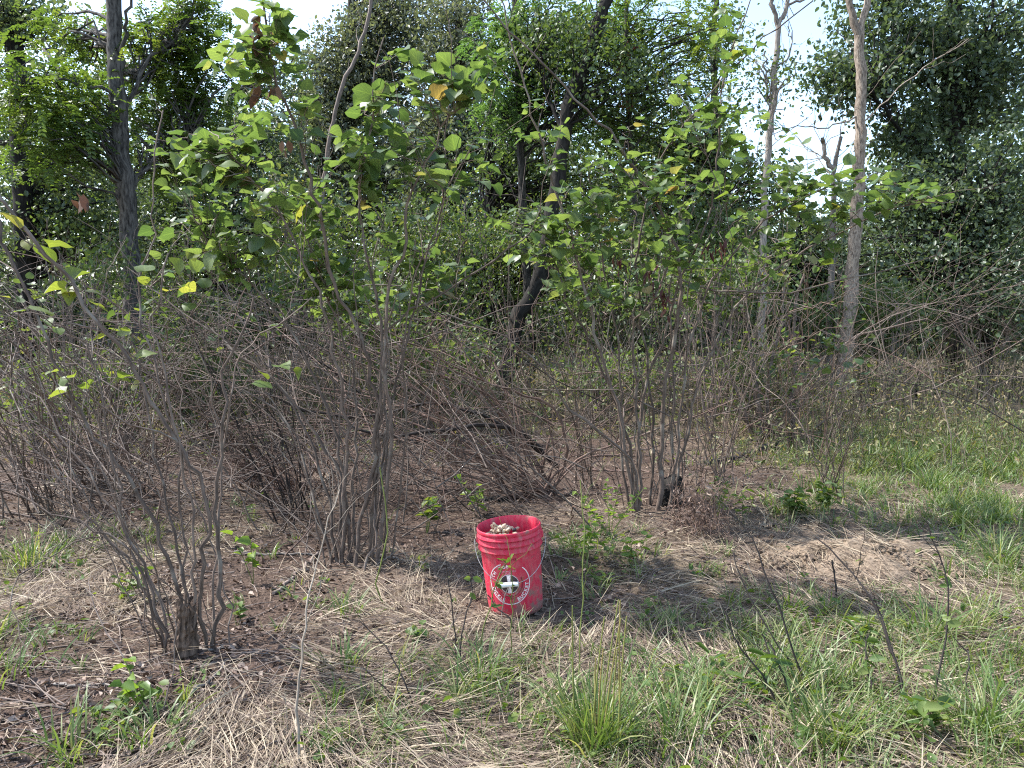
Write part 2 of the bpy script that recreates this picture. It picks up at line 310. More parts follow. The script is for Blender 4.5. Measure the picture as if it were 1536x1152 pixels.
# ---------------------------------------------------------------- ground
def build_ground():
    s = np.linspace(-1, 1, 361); xs = 3.2 * s + 57 * np.sign(s) * np.abs(s) ** 5
    t = np.linspace(0, 1, 341); ys = -5 + 14.5 * t + 70 * t ** 5
    X, Y = np.meshgrid(xs, ys); Z = G(X, Y) + .014 * (vnoise(X, Y, 21, 3) - .5) + .01 * (vnoise(X, Y, 45, 4) - .5)
    nx = len(xs); i = np.arange(len(ys) - 1)[:, None] * nx + np.arange(nx - 1)[None, :]
    q = np.stack([i, i + 1, i + nx + 1, i + nx], -1).reshape(-1, 4)
    c = np.stack([soilness(X, Y), greenness(X, Y), np.zeros_like(X)], -1)
    m, n, out = newmat('woodland_soil'); L = n.links
    a = N_(n, 'ShaderNodeAttribute', attribute_name='co'); sp = N_(n, 'ShaderNodeSeparateXYZ'); L.new(a.outputs['Vector'], sp.inputs[0])
    te = N_(n, 'ShaderNodeTexCoord')
    n1 = N_(n, 'ShaderNodeTexNoise', i_2=18., i_3=8.); L.new(te.outputs['Object'], n1.inputs[0]); n2 = N_(n, 'ShaderNodeTexNoise', i_2=70., i_3=6.); L.new(te.outputs['Object'], n2.inputs[0])
    soil = ramp(n, [(.3, (.03, .02, .015)), (.5, (.066, .044, .033)), (.72, (.13, .09, .068))], n2.outputs[0])
    dry = ramp(n, [(.3, (.07, .05, .04)), (.55, (.15, .11, .08)), (.75, (.24, .185, .13))], n2.outputs[0])
    mx = N_(n, 'ShaderNodeMixRGB'); L.new(sp.outputs[0], mx.inputs[0]); L.new(dry, mx.inputs[1]); L.new(soil, mx.inputs[2])
    g = ramp(n, [(.35, (.04, .05, .02)), (.7, (.10, .10, .04))], n1.outputs[0]); mg = N_(n, 'ShaderNodeMath', operation='MULTIPLY', i_1=.5); L.new(sp.outputs[1], mg.inputs[0])
    m2 = N_(n, 'ShaderNodeMixRGB'); L.new(mg.outputs[0], m2.inputs[0]); L.new(mx.outputs[0], m2.inputs[1]); L.new(g, m2.inputs[2])
    p = N_(n, 'ShaderNodeBsdfPrincipled'); p.inputs['Roughness'].default_value = .95; p.inputs['Specular IOR Level'].default_value = .15; L.new(m2.outputs[0], p.inputs['Base Color'])
    b = N_(n, 'ShaderNodeBump', i_0=.8, i_1=.02); L.new(n2.outputs[0], b.inputs['Height']); L.new(b.outputs[0], p.inputs['Normal']); L.new(p.outputs[0], out.inputs[0])
    o = MB().add(np.stack([X, Y, Z], -1), q=q, c=c).obj('ground', m, kind='structure')
    # heap of loose soil on the right
    c0 = gp(1310, 850); mb = MB(); nr, na = 40, 110
    rr = np.linspace(0, 1, nr)[:, None]; aa = np.linspace(0, 2 * np.pi, na, endpoint=False)[None, :]
    ex = .74 * (1 + .16 * np.sin(aa * 3 + 1) + .08 * np.sin(aa * 7)); x = c0[0] + rr * ex * np.cos(aa); y = c0[1] + .15 + rr * ex * .75 * np.sin(aa)
    h = .12 * np.exp(-(rr * 1.7) ** 2) * (1 + .5 * (vnoise(x, y, 9, 3) - .5)) + .03 * (vnoise(x, y, 17, 8) - .5) + .022 * (vnoise(x, y, 45, 9) - .5)
    z = G(x, y) + h * (1 - rr ** 3) - .03 * rr ** 2 * (rr > .7)
    i = np.arange(nr - 1)[:, None] * na; j = np.arange(na)[None, :]; j2 = (j + 1) % na
    q = np.stack([i + j, i + j2, i + na + j2, i + na + j], -1).reshape(-1, 4)
    mm = mat_plain('loose_red_soil', (.165, .125, .09), .97, .1, .5, 70.)
    mb.add(np.stack([x, y, z], -1), q=q[:, ::-1]); mb.obj('soil_mound', mm, kind='structure')
    # crumbs of soil on it
    k = 1500; a = rng.random(k) * 6.28; r_ = np.sqrt(rng.random(k)) * .62; x = c0[0] + r_ * np.cos(a); y = c0[1] + .15 + .75 * r_ * np.sin(a)
    z = G(x, y) + .12 * np.exp(-(r_ / .62 * 1.7) ** 2) * .95
    ov = np.array([(1, 0, 0), (-1, 0, 0), (0, 1, 0), (0, -1, 0), (0, 0, 1), (0, 0, -1)]) ; ot = np.array([(0, 2, 4), (2, 1, 4), (1, 3, 4), (3, 0, 4), (2, 0, 5), (1, 2, 5), (3, 1, 5), (0, 3, 5)])
    S = (.004 + .018 * rng.random(k) ** 3)[:, None, None] * (1 + .5 * rng.random((k, 6, 1)))
    V = ov[None] * S + np.stack([x, y, z], -1)[:, None, :]
    MB().add(V, t=(np.arange(k)[:, None, None] * 6 + ot[None]).reshape(-1, 3)).obj('soil_crumbs', mm, kind='stuff')
build_ground()

# ---------------------------------------------------------------- scattered litter, straw, grass
def spread(n, y0=1.7, y1=13., pw=1.0):
    """random ground places, thinner with distance"""
    u = rng.random(n)
    if pw == 1.0: y = y0 * (y1 / y0) ** u
    else:
        e = 1 - pw; y = (y0 ** e + u * (y1 ** e - y0 ** e)) ** (1 / e)
    x = (rng.random(n) * 2 - 1) * (.78 * y + 1.3); return x, y
BK = gp(774, 911)      # the bucket's place
def away(x, y, r_=.15): return np.hypot(x - BK[0], y - BK[1] - .02) > r_
MO = gp(1310, 850)
def Gs(x, y):
    r_ = np.hypot((x - MO[0]) / .74, (y - MO[1] - .15) / .555)
    return G(x, y) + np.where(r_ < 1, .12 * np.exp(-(r_ * 1.7) ** 2) * (1 - r_ ** 3), 0)
def off_mound(x, y, p): return (np.hypot((x - MO[0]) / .74, (y - MO[1] - .15) / .555) > .55 + .5 * vnoise(x, y, 5, 40)) | (rng.random(len(x)) < p)
def scatter():
    # straw: flattened dry grass
    x, y = spread(135000, 1.8, 11, 1.3); k = (rng.random(len(x)) > soilness(x, y) * .95) & away(x, y, .1) & off_mound(x, y, .7); x, y = x[k], y[k]
    fl = (vnoise(x, y, 1.1, 11) - .5) * 5.0; az = fl + rng.normal(size=len(x)) * .55 + np.where(rng.random(len(x)) < .5, np.pi, 0)
    n = len(x); P = np.stack([x, y, Gs(x, y) + .002 + .03 * rng.random(n) ** 2], -1)
    sc = np.clip(y / 4, .8, 2.2); nt_ = n // 26; ci = rng.integers(0, n, nt_); tf = rng.integers(0, nt_, n); use = rng.random(n) < .55      # over half of it lies combed flat in tufts
    P[use] = P[ci[tf[use]]] + np.stack([rng.normal(size=use.sum()) * .035, rng.normal(size=use.sum()) * .035, .02 * rng.random(use.sum())], -1); az[use] = az[ci[tf[use]]] + rng.normal(size=use.sum()) * .22; P[use, 2] = Gs(P[use, 0], P[use, 1]) + .003 + .028 * rng.random(use.sum())
    w_ = away(P[:, 0], P[:, 1], .14); P, az, x, y, sc = P[w_], az[w_], P[w_, 0], P[w_, 1], sc[w_]; n = len(P)
    mb = MB(); blades(mb, P, az, (.04 + .26 * rng.random(n) ** 2.2), (.0015 + .0023 * rng.random(n) ** 1.6) * sc, 1.38 + .14 * rng.normal(size=n), .28 * rng.random(n), np.clip(rng.random(n) * .8 + .35 * (vnoise(x, y, 3, 12) - .4), 0, .99), 3)
    mb.obj('dry_straw', M['straw'], kind='stuff')
    # leaf litter, wood chips
    x, y = spread(76000, 1.8, 12, 1.2); k = (rng.random(len(x)) < .35 + soilness(x, y)) & away(x, y, .12); x, y = x[k], y[k]; n = len(x)
    P = np.stack([x, y, G(x, y) + .004 + .012 * rng.random(n)], -1); hd = rdir(n, 0, .25); nm = rdir(n, 1.6)
    mb = MB(); tp = rng.random(n) < .55; rn = rng.random(n); S = .007 + .034 * rng.random(n) ** 2.8
    leaves(mb, 'narrow', P[tp], frames(hd, nm)[tp], S[tp] * 1.1, rn[tp]); leaves(mb, 'wide', P[~tp], frames(hd, nm)[~tp], S[~tp], rn[~tp], fold=.5, droop=.2)
    mb.obj('leaf_litter', M['litter'], kind='stuff')
    # small twigs lying about
    x, y = spread(6600, 1.9, 10, 1.2); k = away(x, y, .3); x, y = x[k], y[k]; n = len(x); L_ = .06 + .35 * rng.random(n) ** 2; a = rng.random(n) * 6.28
    A = np.stack([x, y, G(x, y) + .004], -1); d = np.stack([np.cos(a), np.sin(a), np.zeros(n)], -1) * L_[:, None]
    B = A + d; B[:, 2] = G(B[:, 0], B[:, 1]) + .006 + .05 * rng.random(n) * L_; mid = .5 * (A + B) + rng.normal(size=(n, 3)) * .06 * L_[:, None]; mid[:, 2] = np.maximum(mid[:, 2], G(mid[:, 0], mid[:, 1]) + .004)
    P = np.stack([A, mid, B], 1); r0 = (.0012 + .003 * rng.random(n) ** 2); mb = MB(); tubes(mb, P, np.stack([r0, r0 * .8, r0 * .4], 1), 4); mb.obj('fallen_twigs', M['twig'], kind='stuff')
    # green grass in tufts
    x, y = spread(12000, 1.8, 14, 1.2); g = greenness(x, y) * (1 - .6 * soilness(x, y)) + .012; k = (rng.random(len(x)) < g) & away(x, y, .22) & off_mound(x, y, .3); x, y = x[k], y[k]
    nb = rng.integers(5, 18, len(x)); n = nb.sum(); tx = np.repeat(x, nb) + rng.normal(size=n) * .025; ty = np.repeat(y, nb) + rng.normal(size=n) * .025
    tl = np.repeat(.05 + .15 * rng.random(len(x)) ** 1.4 * (.5 + greenness(x, y)), nb); tr = np.repeat(rng.random(len(x)), nb); ta = np.repeat(rng.random(len(x)) * 6.28, nb)
    P = np.stack([tx, ty, G(tx, ty) - .005], -1); sc = np.clip(ty / 4, .85, 2)
    mb = MB(); blades(mb, P, ta + rng.normal(size=n) * 1.3, tl * (.5 + .8 * rng.random(n)), (.003 + .0045 * rng.random(n)) * sc, .15 + .5 * rng.random(n), .4 + 1.2 * rng.random(n), np.clip(tr * .7 + .3 * rng.random(n), 0, .99), 4)
    mb.obj('green_grass', M['grass'], kind='stuff')
    # and the fuller grass further back on the right
    n0 = 4400; y = 5.2 + 5.5 * rng.random(n0); x = 1.2 + 8 * rng.random(n0); k = (rng.random(n0) < np.clip(dens(GREEN, x, y) * 1.1, .05, 1) * (.35 + .9 * vnoise(x, y, 1.6, 61))) & (x < .8 * y + 1); x, y = x[k], y[k]
    nb = rng.integers(6, 16, len(x)); n = nb.sum(); tx = np.repeat(x, nb) + rng.normal(size=n) * .035; ty = np.repeat(y, nb) + rng.normal(size=n) * .035; tr = np.repeat(rng.random(len(x)), nb)
    P = np.stack([tx, ty, G(tx, ty) - .005], -1); mb = MB(); blades(mb, P, rng.random(n) * 6.28, (.07 + .15 * rng.random(n)), .005 + .005 * rng.random(n), .15 + .5 * rng.random(n), .4 + 1.2 * rng.random(n), np.clip(tr * .7 + .3 * rng.random(n), 0, .99), 3)
    mb.obj('green_grass', M['grass'], kind='stuff')
    # broad-leaved ground cover
    x, y = spread(2600, 2, 14, 1.2); g = greenness(x, y) * .8 + .03; k = (rng.random(len(x)) < g) & away(x, y, .25); x, y = x[k], y[k]
    nb = rng.integers(4, 9, len(x)); n = nb.sum(); P = np.stack([np.repeat(x, nb) + rng.normal(size=n) * .03, np.repeat(y, nb) + rng.normal(size=n) * .03, np.zeros(n)], -1); P[:, 2] = G(P[:, 0], P[:, 1]) + .01 + .07 * rng.random(n)
    mb = MB(); leaves(mb, 'wide', P, frames(rdir(n, 0, .4), rdir(n, 2.)), .015 + .03 * rng.random(n), rng.random(n)); mb.obj('ground_cover', M['weed'], kind='stuff')
    # dry weeds standing at the edge of the wood
    n = 15000; y = 7 + 9 * rng.random(n) ** .7; x = (rng.random(n) * 2 - 1) * (.72 * y + .5)
    k = rng.random(n) < .18 + .8 * np.clip(vnoise(x, y, .5, 21) * 1.6 - .35, 0, 1) * np.where((x > 2.2) | (y > 9.5), 1, .3); x, y = x[k], y[k]; n = len(x)
    hgt = (.25 + .7 * rng.random(n)) * np.clip((y - 5) / 5, .5, 1.25); A = np.stack([x, y, G(x, y)], -1); B = A + np.stack([rng.normal(size=n) * .12, rng.normal(size=n) * .12, hgt], -1); mid = .5 * (A + B) + rng.normal(size=(n, 3)) * .04
    r0 = .0028 + .002 * rng.random(n); mb = MB(); tubes(mb, np.stack([A, mid, B], 1), np.stack([r0, r0 * .8, r0 * .5], 1), 3)
    nl = 7; t = .25 + .75 * rng.random((n, nl, 1)); LP = (A[:, None] + (B - A)[:, None] * t).reshape(-1, 3) + rng.normal(size=(n * nl, 3)) * .035
    keep = rng.random(len(LP)) < .75; LP = LP[keep]; leaves(mb, 'narrow', LP, frames(rdir(len(LP), .3), rdir(len(LP), .6)), .03 + .06 * rng.random(len(LP)), rng.random(len(LP)), mat=1)
    M['dryweed'] = mat_leaf('dry_weed_leaf', [(0, (.07, .10, .035)), (.5, (.13, .155, .055)), (.75, (.22, .2, .10)), (1, (.28, .22, .14))], .3, (1.3, 1.2, .6), .55, False)
    M['drystem'] = mat_bark('dry_weed_stem', (.13, .095, .065), (.3, .235, .17), 90, 10, .1, .8)
    mb.obj('dry_weeds', [M['drystem'], M['dryweed']], kind='stuff')
scatter()

# ---------------------------------------------------------------- bucket with its handle and print
def build_bucket():
    t = thing('bucket', 'red plastic bucket with white wire handle standing on the trampled grass', 'bucket', BK)
    yaw, lean = R(0), R(5)
    Mx = Matrix.Rotation(-lean, 4, 'Y') @ Matrix.Rotation(R(3.2), 4, 'X'); t.rotation_euler = Mx.to_euler(); t.scale = (1, 1, 1.10)
    t.location.z += .004
    HB, r0, r1 = .372, .1300, .1475
    rad = lambda z: r0 + (r1 - r0) * z / HB
    def loc(mb, name, mat, parent=t, smooth=True, **k):
        o = mb.obj(name, mat, None, smooth, **k); o.parent = parent; return o
    def lathe(prof, k=96):
        p = np.array(prof); a = np.linspace(0, 2 * np.pi, k, endpoint=False)
        V = np.stack([p[:, :1] * np.cos(a), p[:, :1] * np.sin(a), np.repeat(p[:, 1:], k, 1)], -1); n = len(p)
        i = np.arange(n - 1)[:, None] * k; j = np.arange(k)[None, :]; j2 = (j + 1) % k
        return V, np.stack([i + j, i + j2, i + k + j2, i + k + j], -1).reshape(-1, 4)
    # red plastic, scuffed and dusty
    m, n, out = newmat('scuffed_red_plastic'); L = n.links; te = N_(n, 'ShaderNodeTexCoord')
    mp = N_(n, 'ShaderNodeMapping'); mp.inputs[3].default_value = (1, 1, .35); L.new(te.outputs['Object'], mp.inputs[0])
    n1 = N_(n, 'ShaderNodeTexNoise', i_2=9., i_3=7.); n1.inputs[4].default_value = .7; L.new(mp.outputs[0], n1.inputs[0])
    n2 = N_(n, 'ShaderNodeTexNoise', i_2=70., i_3=6.); L.new(mp.outputs[0], n2.inputs[0])
    ml = N_(n, 'ShaderNodeMath', operation='MULTIPLY'); L.new(n1.outputs[0], ml.inputs[0]); L.new(n2.outputs[0], ml.inputs[1])
    f = ramp(n, [(.2, (0, 0, 0)), (.42, (.55, .55, .55))], ml.outputs[0])
    mx = N_(n, 'ShaderNodeMixRGB', i_1=(.52, .014, .048, 1), i_2=(.44, .14, .14, 1)); L.new(f, mx.inputs[0])
    sx_ = N_(n, 'ShaderNodeSeparateXYZ'); L.new(te.outputs['Object'], sx_.inputs[0])       # mud splashed up from the ground, scratches
    n3 = N_(n, 'ShaderNodeTexNoise', i_2=26., i_3=6.); L.new(te.outputs['Object'], n3.inputs[0]); zr = N_(n, 'ShaderNodeMapRange'); zr.inputs[1].default_value = .0; zr.inputs[2].default_value = .17; zr.inputs[3].default_value = .16; zr.inputs[4].default_value = -.06; L.new(sx_.outputs[2], zr.inputs[0])
    ma = N_(n, 'ShaderNodeMath', operation='ADD'); L.new(n3.outputs[0], ma.inputs[0]); L.new(zr.outputs[0], ma.inputs[1]); f3 = ramp(n, [(.54, (0, 0, 0)), (.68, (.85, .85, .85))], ma.outputs[0])
    mp4 = N_(n, 'ShaderNodeMapping'); mp4.inputs[2].default_value = (.3, .5, .2); mp4.inputs[3].default_value = (30, 30, 220); L.new(te.outputs['Object'], mp4.inputs[0]); n4 = N_(n, 'ShaderNodeTexNoise', i_2=1., i_3=3.); L.new(mp4.outputs[0], n4.inputs[0]); f4 = ramp(n, [(.66, (0, 0, 0)), (.74, (.5, .5, .5))], n4.outputs[0])
    mx4 = N_(n, 'ShaderNodeMixRGB', i_2=(.6, .3, .3, 1)); L.new(f4, mx4.inputs[0]); L.new(mx.outputs[0], mx4.inputs[1])
    mx3 = N_(n, 'ShaderNodeMixRGB', i_2=(.2, .13, .105, 1)); L.new(f3, mx3.inputs[0]); L.new(mx4.outputs[0], mx3.inputs[1]); mx = mx3
    p = N_(n, 'ShaderNodeBsdfPrincipled'); L.new(mx.outputs[0], p.inputs['Base Color']); p.inputs['Specular IOR Level'].default_value = .45
    rr_ = ramp(n, [(.2, (.38,) * 3), (.5, (.7,) * 3)], n1.outputs[0]); L.new(rr_, p.inputs['Roughness']); L.new(p.outputs[0], out.inputs[0]); red = m
    prof = [(.0, .006), (r0 - .006, .006), (r0 - .004, 0), (r0, .002), (rad(.02), .02), (rad(.15), .15), (rad(.262), .262), (rad(.30), .30), (rad(.345), .345), (.149, .352), (.1525, .355), (.1535, .362), (.1535, .368), (.151, .372), (.1485, .372), (.1455, .369), (rad(.34) - .003, .34), (rad(.2) - .003, .2), (r0 - .004, .012), (.0, .012)]
    V, q = lathe(prof); loc(MB().add(V, q=q), 'body', red)
    for z in (.338, .312, .284):
        rz = rad(z); pr = [(rz - .001, z + .022), (rz + .0045, z + .02), (rz + .0065, z + .008), (rz + .0105, z + .003), (rz + .011, z), (rz + .008, z - .0015), (rz + .005, z + .001), (rz - .001, z + .004)]
        V, q = lathe(pr); loc(MB().add(V, q=q[:, ::-1]), 'rib', red)
    white = mat_plain('white_plastic', (.78, .77, .74), .4, .4, .08, 30.); wire = mat_plain('galvanised_wire', (.42, .41, .40), .4, .5, .2, 60., .8)
    zp = .318
    for s in (-1, 1):       # the ears that hold the wire
        mb = MB(); a = np.linspace(0, 2 * np.pi, 14, endpoint=False); x0 = rad(zp) * s
        for e, (xo, rr) in enumerate([(0, .017), (.012, .016), (.016, .011)]):
            mb.add(np.stack([np.full(14, x0 + s * xo), np.cos(a) * rr, zp + np.sin(a) * rr], -1))
        q = [[e * 14 + k, e * 14 + (k + 1) % 14, e * 14 + 14 + (k + 1) % 14, e * 14 + 14 + k] for e in range(2) for k in range(14)]
        mb.add(np.zeros((0, 3))); mb.q.append(np.array(q)); mb.m.append(np.zeros(len(q))); mb.add([[x0 + s * .016, 0, zp]]); mb.t.append(np.array([[28 + k, 28 + (k + 1) % 14, 42] for k in range(14)])); mb.mt.append(np.zeros(14))
        loc(mb, 'ear', red)
    u = np.linspace(0, np.pi, 41); sx = .168 * np.cos(u); s_ = np.sin(u) ** .9
    Lz, Ly = .156, .165
    P = np.stack([sx, -Ly * s_, zp - Lz * s_], -1)
    P[:, 0] += .0
    h = loc((lambda mb: (tubes(mb, P, np.full(41, .0014), 8), mb)[1])(MB()), 'handle', wire)
    g = np.stack([np.linspace(-.048, .048, 5) - .026, np.full(5, -Ly - .002), np.full(5, zp - Lz - .002)], -1)
    loc((lambda mb: (tubes(mb, g, np.array([.0095, .0105, .0105, .0105, .0095]), 16, cap=True), mb)[1])(MB()), 'grip', white, h)
    # print on the front, laid on the wall 0.6 mm proud
    def wrap(uv, off=.0006):
        uv = np.asarray(uv, float); z = uv[:, 1] * 1.0 + .152; r_ = rad(z) + off; a = (uv[:, 0] * 1.09 - .018) / rad(.150) - np.pi / 2
        return np.stack([r_ * np.cos(a), r_ * np.sin(a), z], -1)
    ink_w = mat_plain('worn_white_print', (.74, .66, .66), .5, .3, .16, 90.); ink_k = mat_plain('worn_black_print', (.05, .035, .04), .5, .3, .3, 60.); ink_g = mat_plain('faded_pink_print', (.58, .26, .29), .5, .3, .3, 60.); ink_d = mat_plain('faded_dark_print', (.24, .02, .04), .5, .3, .3, 60.)
    def ring(ro, ri, a0=0, a1=360, k=96, off=.0006, mb=None):
        a = np.radians(np.linspace(a0, a1, k + 1)); V = np.vstack([np.stack([ro * np.cos(a), ro * np.sin(a)], -1), np.stack([ri * np.cos(a), ri * np.sin(a)], -1)])
        q = [[e, e + 1, k + 2 + e, k + 1 + e] for e in range(k)]; mb = mb or MB(); mb.add(wrap(V, off), q=np.array(q)[:, ::-1]); return mb
    def poly(pts, off, mb):
        n = len(pts); mb.add(wrap(np.array(pts), off), q=[[0, 1, 2, 3]] if n == 4 else None, t=None if n == 4 else [[0, 1, 2]]); return mb
    def text(s, size, place, mat, off=.0010):
        cu = bpy.data.curves.new('letters', 'FONT'); mb = MB(); adv = []
        for ch in s:
            cu.body = ch; cu.size = size; cu.align_x = 'CENTER'; cu.resolution_u = 3; cu.offset = size * .035
            o = bpy.data.objects.new('letters', cu); COL.objects.link(o); bpy.context.view_layer.update()
            me = o.evaluated_get(bpy.context.evaluated_depsgraph_get()).to_mesh(); v = np.array([p.co[:2] for p in me.vertices]).reshape(-1, 2)
            wd = (v[:, 0].max() - v[:, 0].min()) if len(v) else size * .4
            adv.append((v, [tuple(p.vertices) for p in me.polygons], wd)); o.evaluated_get(bpy.context.evaluated_depsgraph_get()).to_mesh_clear(); bpy.data.objects.remove(o)
        tot = sum(a[2] + size * .16 for a in adv); x = -tot / 2
        for v, f_, wd in adv:
            c = x + wd / 2 + size * .08; x += wd + size * .16
            if not len(v): continue
            w_ = wrap(place(v, c), off); tri = []
            for q in f_: tri += [[q[0], q[e], q[e + 1]] for e in range(1, len(q) - 1)]
            mb.add(w_, t=tri)
        return mb
    arc_low = lambda r_, mid: (lambda v, c: np.stack([(r_ - v[:, 1]) * np.cos(np.radians(mid) + (c + v[:, 0]) / r_), (r_ - v[:, 1]) * np.sin(np.radians(mid) + (c + v[:, 0]) / r_)], -1))
    arc_top = lambda r_, mid: (lambda v, c: np.stack([(r_ + v[:, 1]) * np.cos(np.radians(mid) - (c + v[:, 0]) / r_), (r_ + v[:, 1]) * np.sin(np.radians(mid) - (c + v[:, 0]) / r_)], -1))
    line = lambda y: (lambda v, c: np.stack([c + v[:, 0], v[:, 1] + y], -1))
    e = bpy.data.objects.new('emblem', ring(.0925, .0885, 108, 408).mesh('emblem', ink_w)); COL.objects.link(e); e.parent = t
    def ink(name, mb, mat): o = loc(mb, name, mat, e); return o
    ink('emblem_ring', ring(.0415, .0395), ink_w); mb = MB()
    for q_ in range(8): ring(.0395 - .0049 * q_, max(.0395 - .0049 * (q_ + 1), .0002), off=.0006, mb=mb)
    ink('emblem_disc', mb, ink_k)
    mb = MB()
    for a in (0, 90, 180, 270):
        c_, s_ = math.cos(R(a)), math.sin(R(a)); rot = lambda p: (p[0] * c_ - p[1] * s_, p[0] * s_ + p[1] * c_)
        for q_ in range(8):
            x0, x1 = .004 + .0043125 * q_, .004 + .0043125 * (q_ + 1); h0, h1 = .005 + .0035 * q_ / 8, .005 + .0035 * (q_ + 1) / 8
            poly([rot(p) for p in ((x0, -h0), (x1, -h1), (x1, h1), (x0, h0))], .0011, mb)
    ink('emblem_cross', mb, ink_w)
    ink('emblem_band', ring(.058, .0545, 200, 340), ink_d); ink('emblem_band', ring(.067, .0655, 195, 345), ink_d); ink('emblem_band', ring(.0575, .0565, 95, 160), ink_g); ink('emblem_band', ring(.0605, .054, -25, 25), ink_d)
    ink('lettering', text('PICKLE', .0215, arc_low(.0845, 222), ink_w), ink_w); ink('lettering', text('BUCKET', .0215, arc_low(.0845, -34), ink_w), ink_w)
    ink('lettering', text('TOP', .019, arc_top(.0705, 104), ink_w), ink_w); ink('lettering', text('TH', .019, arc_top(.0705, 150), ink_w), ink_w)
    ink('lettering', text('FOUNDATION', .0095, arc_low(.0545, 270), ink_g), ink_g)
    ink('lettering', text('FIREHOUSE', .0105, line(.052), ink_g), ink_g); ink('lettering', text('SUBS', .0105, line(.0425), ink_d), ink_g)
    ink('lettering', text('FIREHOUSE', .0125, line(.102), ink_g), ink_d)
    # nuts in it
    shell = mat_plain('nut_shell', (.47, .36, .25), .8, .2, .3, 60.); dark = mat_plain('dark_husk', (.035, .022, .03), .7, .2, .3, 50.)
    zz = np.linspace(-1, 1, 9); prof = np.stack([np.sqrt(np.clip(1 - zz ** 2, 0, 1)) * (1 - .28 * np.exp(-(zz / .28) ** 2)), zz], -1)
    V, q = lathe([(max(a * .0085, .0002), b * .018) for a, b in prof], 10); V = V.reshape(-1, 3); V += rng.normal(size=V.shape) * .0006
    me = MB().add(V, q=q).mesh('peanut', shell); med = MB().add(V, q=q).mesh('husk', dark)
    Mw = Matrix.Translation(t.location) @ Mx
    k = 0
    for lay, (zc, nn, rr) in enumerate(((.314, 24, .105), (.328, 18, .085), (.341, 12, .06), (.353, 6, .04))):
        for i in range(nn):
            a = rng.random() * 6.28; r_ = rr * math.sqrt(rng.random()); p = Mw @ Vector((-.018 - .018 * lay ** .6 + r_ * math.cos(a), .004 + r_ * math.sin(a), zc * 1.10 + .007 + .004 * rng.random()))
            o = bpy.data.objects.new('peanut', me); COL.objects.link(o); o.location = p; o.rotation_euler = (R(90) + rng.normal() * .4, rng.normal() * .4, rng.random() * 6.28); s_ = .85 + .4 * rng.random(); o.scale = (s_,) * 3
            o['label'] = 'pale unshelled peanut heaped with others in the red bucket'; o['category'] = 'nut'; o['group'] = 'peanuts heaped in the bucket'
    p = Mw @ Vector((.026, -.03, .389)); o = bpy.data.objects.new('walnut_husk', med); COL.objects.link(o); o.location = p; o.rotation_euler = (R(70), 0, .5); o.scale = (1.1, 1.1, .8); o['label'] = 'single blackened husk lying among the pale peanuts in the bucket'; o['category'] = 'nut'
build_bucket()

# ---------------------------------------------------------------- woody plants
def trace(px_pts, Y0, Y1, n=None, jit=.006, base_ground=True):
    """a stem through photograph points; it leans from depth Y0 at the foot to Y1 at the tip"""
    pp = np.array(px_pts, float); L_ = np.concatenate([[0], np.cumsum(np.hypot(*np.diff(pp, axis=0).T))]); t = L_ / L_[-1]
    w = np.array([at(p[0], p[1], Y0 + (Y1 - Y0) * (a ** 1.2)) for p, a in zip(pp, t)])
    if base_ground: w[0, 2] = min(w[0, 2], float(G(w[0, 0], w[0, 1])) - .03)
    n = n or max(10, int(L_[-1] / 22)); P = smooth_path(w, n)
    P[1:] += rng.normal(size=P[1:].shape) * jit; return P
def fan(base, tips, up=.5, n=14, jit=.012):
    """stems that leave the foot steeply and arch over to their tips"""
    tips = np.asarray(tips); base = np.broadcast_to(np.asarray(base), tips.shape); N = len(tips); d = tips - base; L_ = np.linalg.norm(d, axis=1, keepdims=True)
    B = base + d * .22 + np.array([0, 0, 1.]) * L_ * .35 * up; C_ = base + d * .65 + np.array([0, 0, 1.]) * L_ * .28 * up
    P = bez(base, B, C_, tips, n); P[:, 1:] += np.cumsum(rng.normal(size=P[:, 1:].shape) * jit, 1); return P
def side_twigs(paths, rads, n, l0, l1, start=.25, up=.6):
    """n twigs off the given stems -> (P (n,5,3), R (n,5))"""
    k = rng.integers(0, len(paths), n); A = []; D = []; rr = []
    for i in k:
        p = paths[i]; s = start + (1 - start) * rng.random(); f = s * (len(p) - 1.001); a = int(f); b = p[a] + (p[a + 1] - p[a]) * (f - a)
        A.append(b); D.append(nrm(p[a + 1] - p[a])); rr.append(rads[i][a])
    A = np.array(A); D = np.array(D); rr = np.array(rr)
    d = nrm(D * .8 + rdir(n) * .8 + np.array([0, 0, up * .5])); L_ = (l0 + (l1 - l0) * rng.random(n) ** 1.6)[:, None]
    t = np.linspace(0, 1, 6); P = A[:, None, :] + d[:, None, :] * (L_[:, None] * t[None, :, None])
    P[:, 1:] += np.cumsum(rng.normal(size=(n, 5, 3)) * .035 * L_[:, None], 1) + np.array([0, 0, 1]) * (t[1:] ** 2)[None, :, None] * up * .18 * L_[:, None]
    r0 = np.minimum(rr * .6, .0012 + .006 * L_[:, 0]); return P, r0[:, None] * (1 - .7 * t[None, :])
HEARTS = []
for i in range(8):
    v, q, c = TPL['heart']; v = v.copy(); f_, dr, cu = [(.15, .25, 0), (.4, .3, .1), (.05, .5, -.1), (.7, .2, .1), (.25, .1, .2), (1.0, .45, 0), (-.2, .55, .15), (.35, .7, -.15)][i]
    v[:, 2] += f_ * np.abs(v[:, 0]) * .8 - dr * v[:, 1] ** 2 * .6 + cu * v[:, 0] * v[:, 1] + .05 * np.sin(v[:, 1] * 9 + i) * np.sign(v[:, 0]) * (np.abs(v[:, 0]) > .3)
    HEARTS.append((v, q, c))
HM = {}
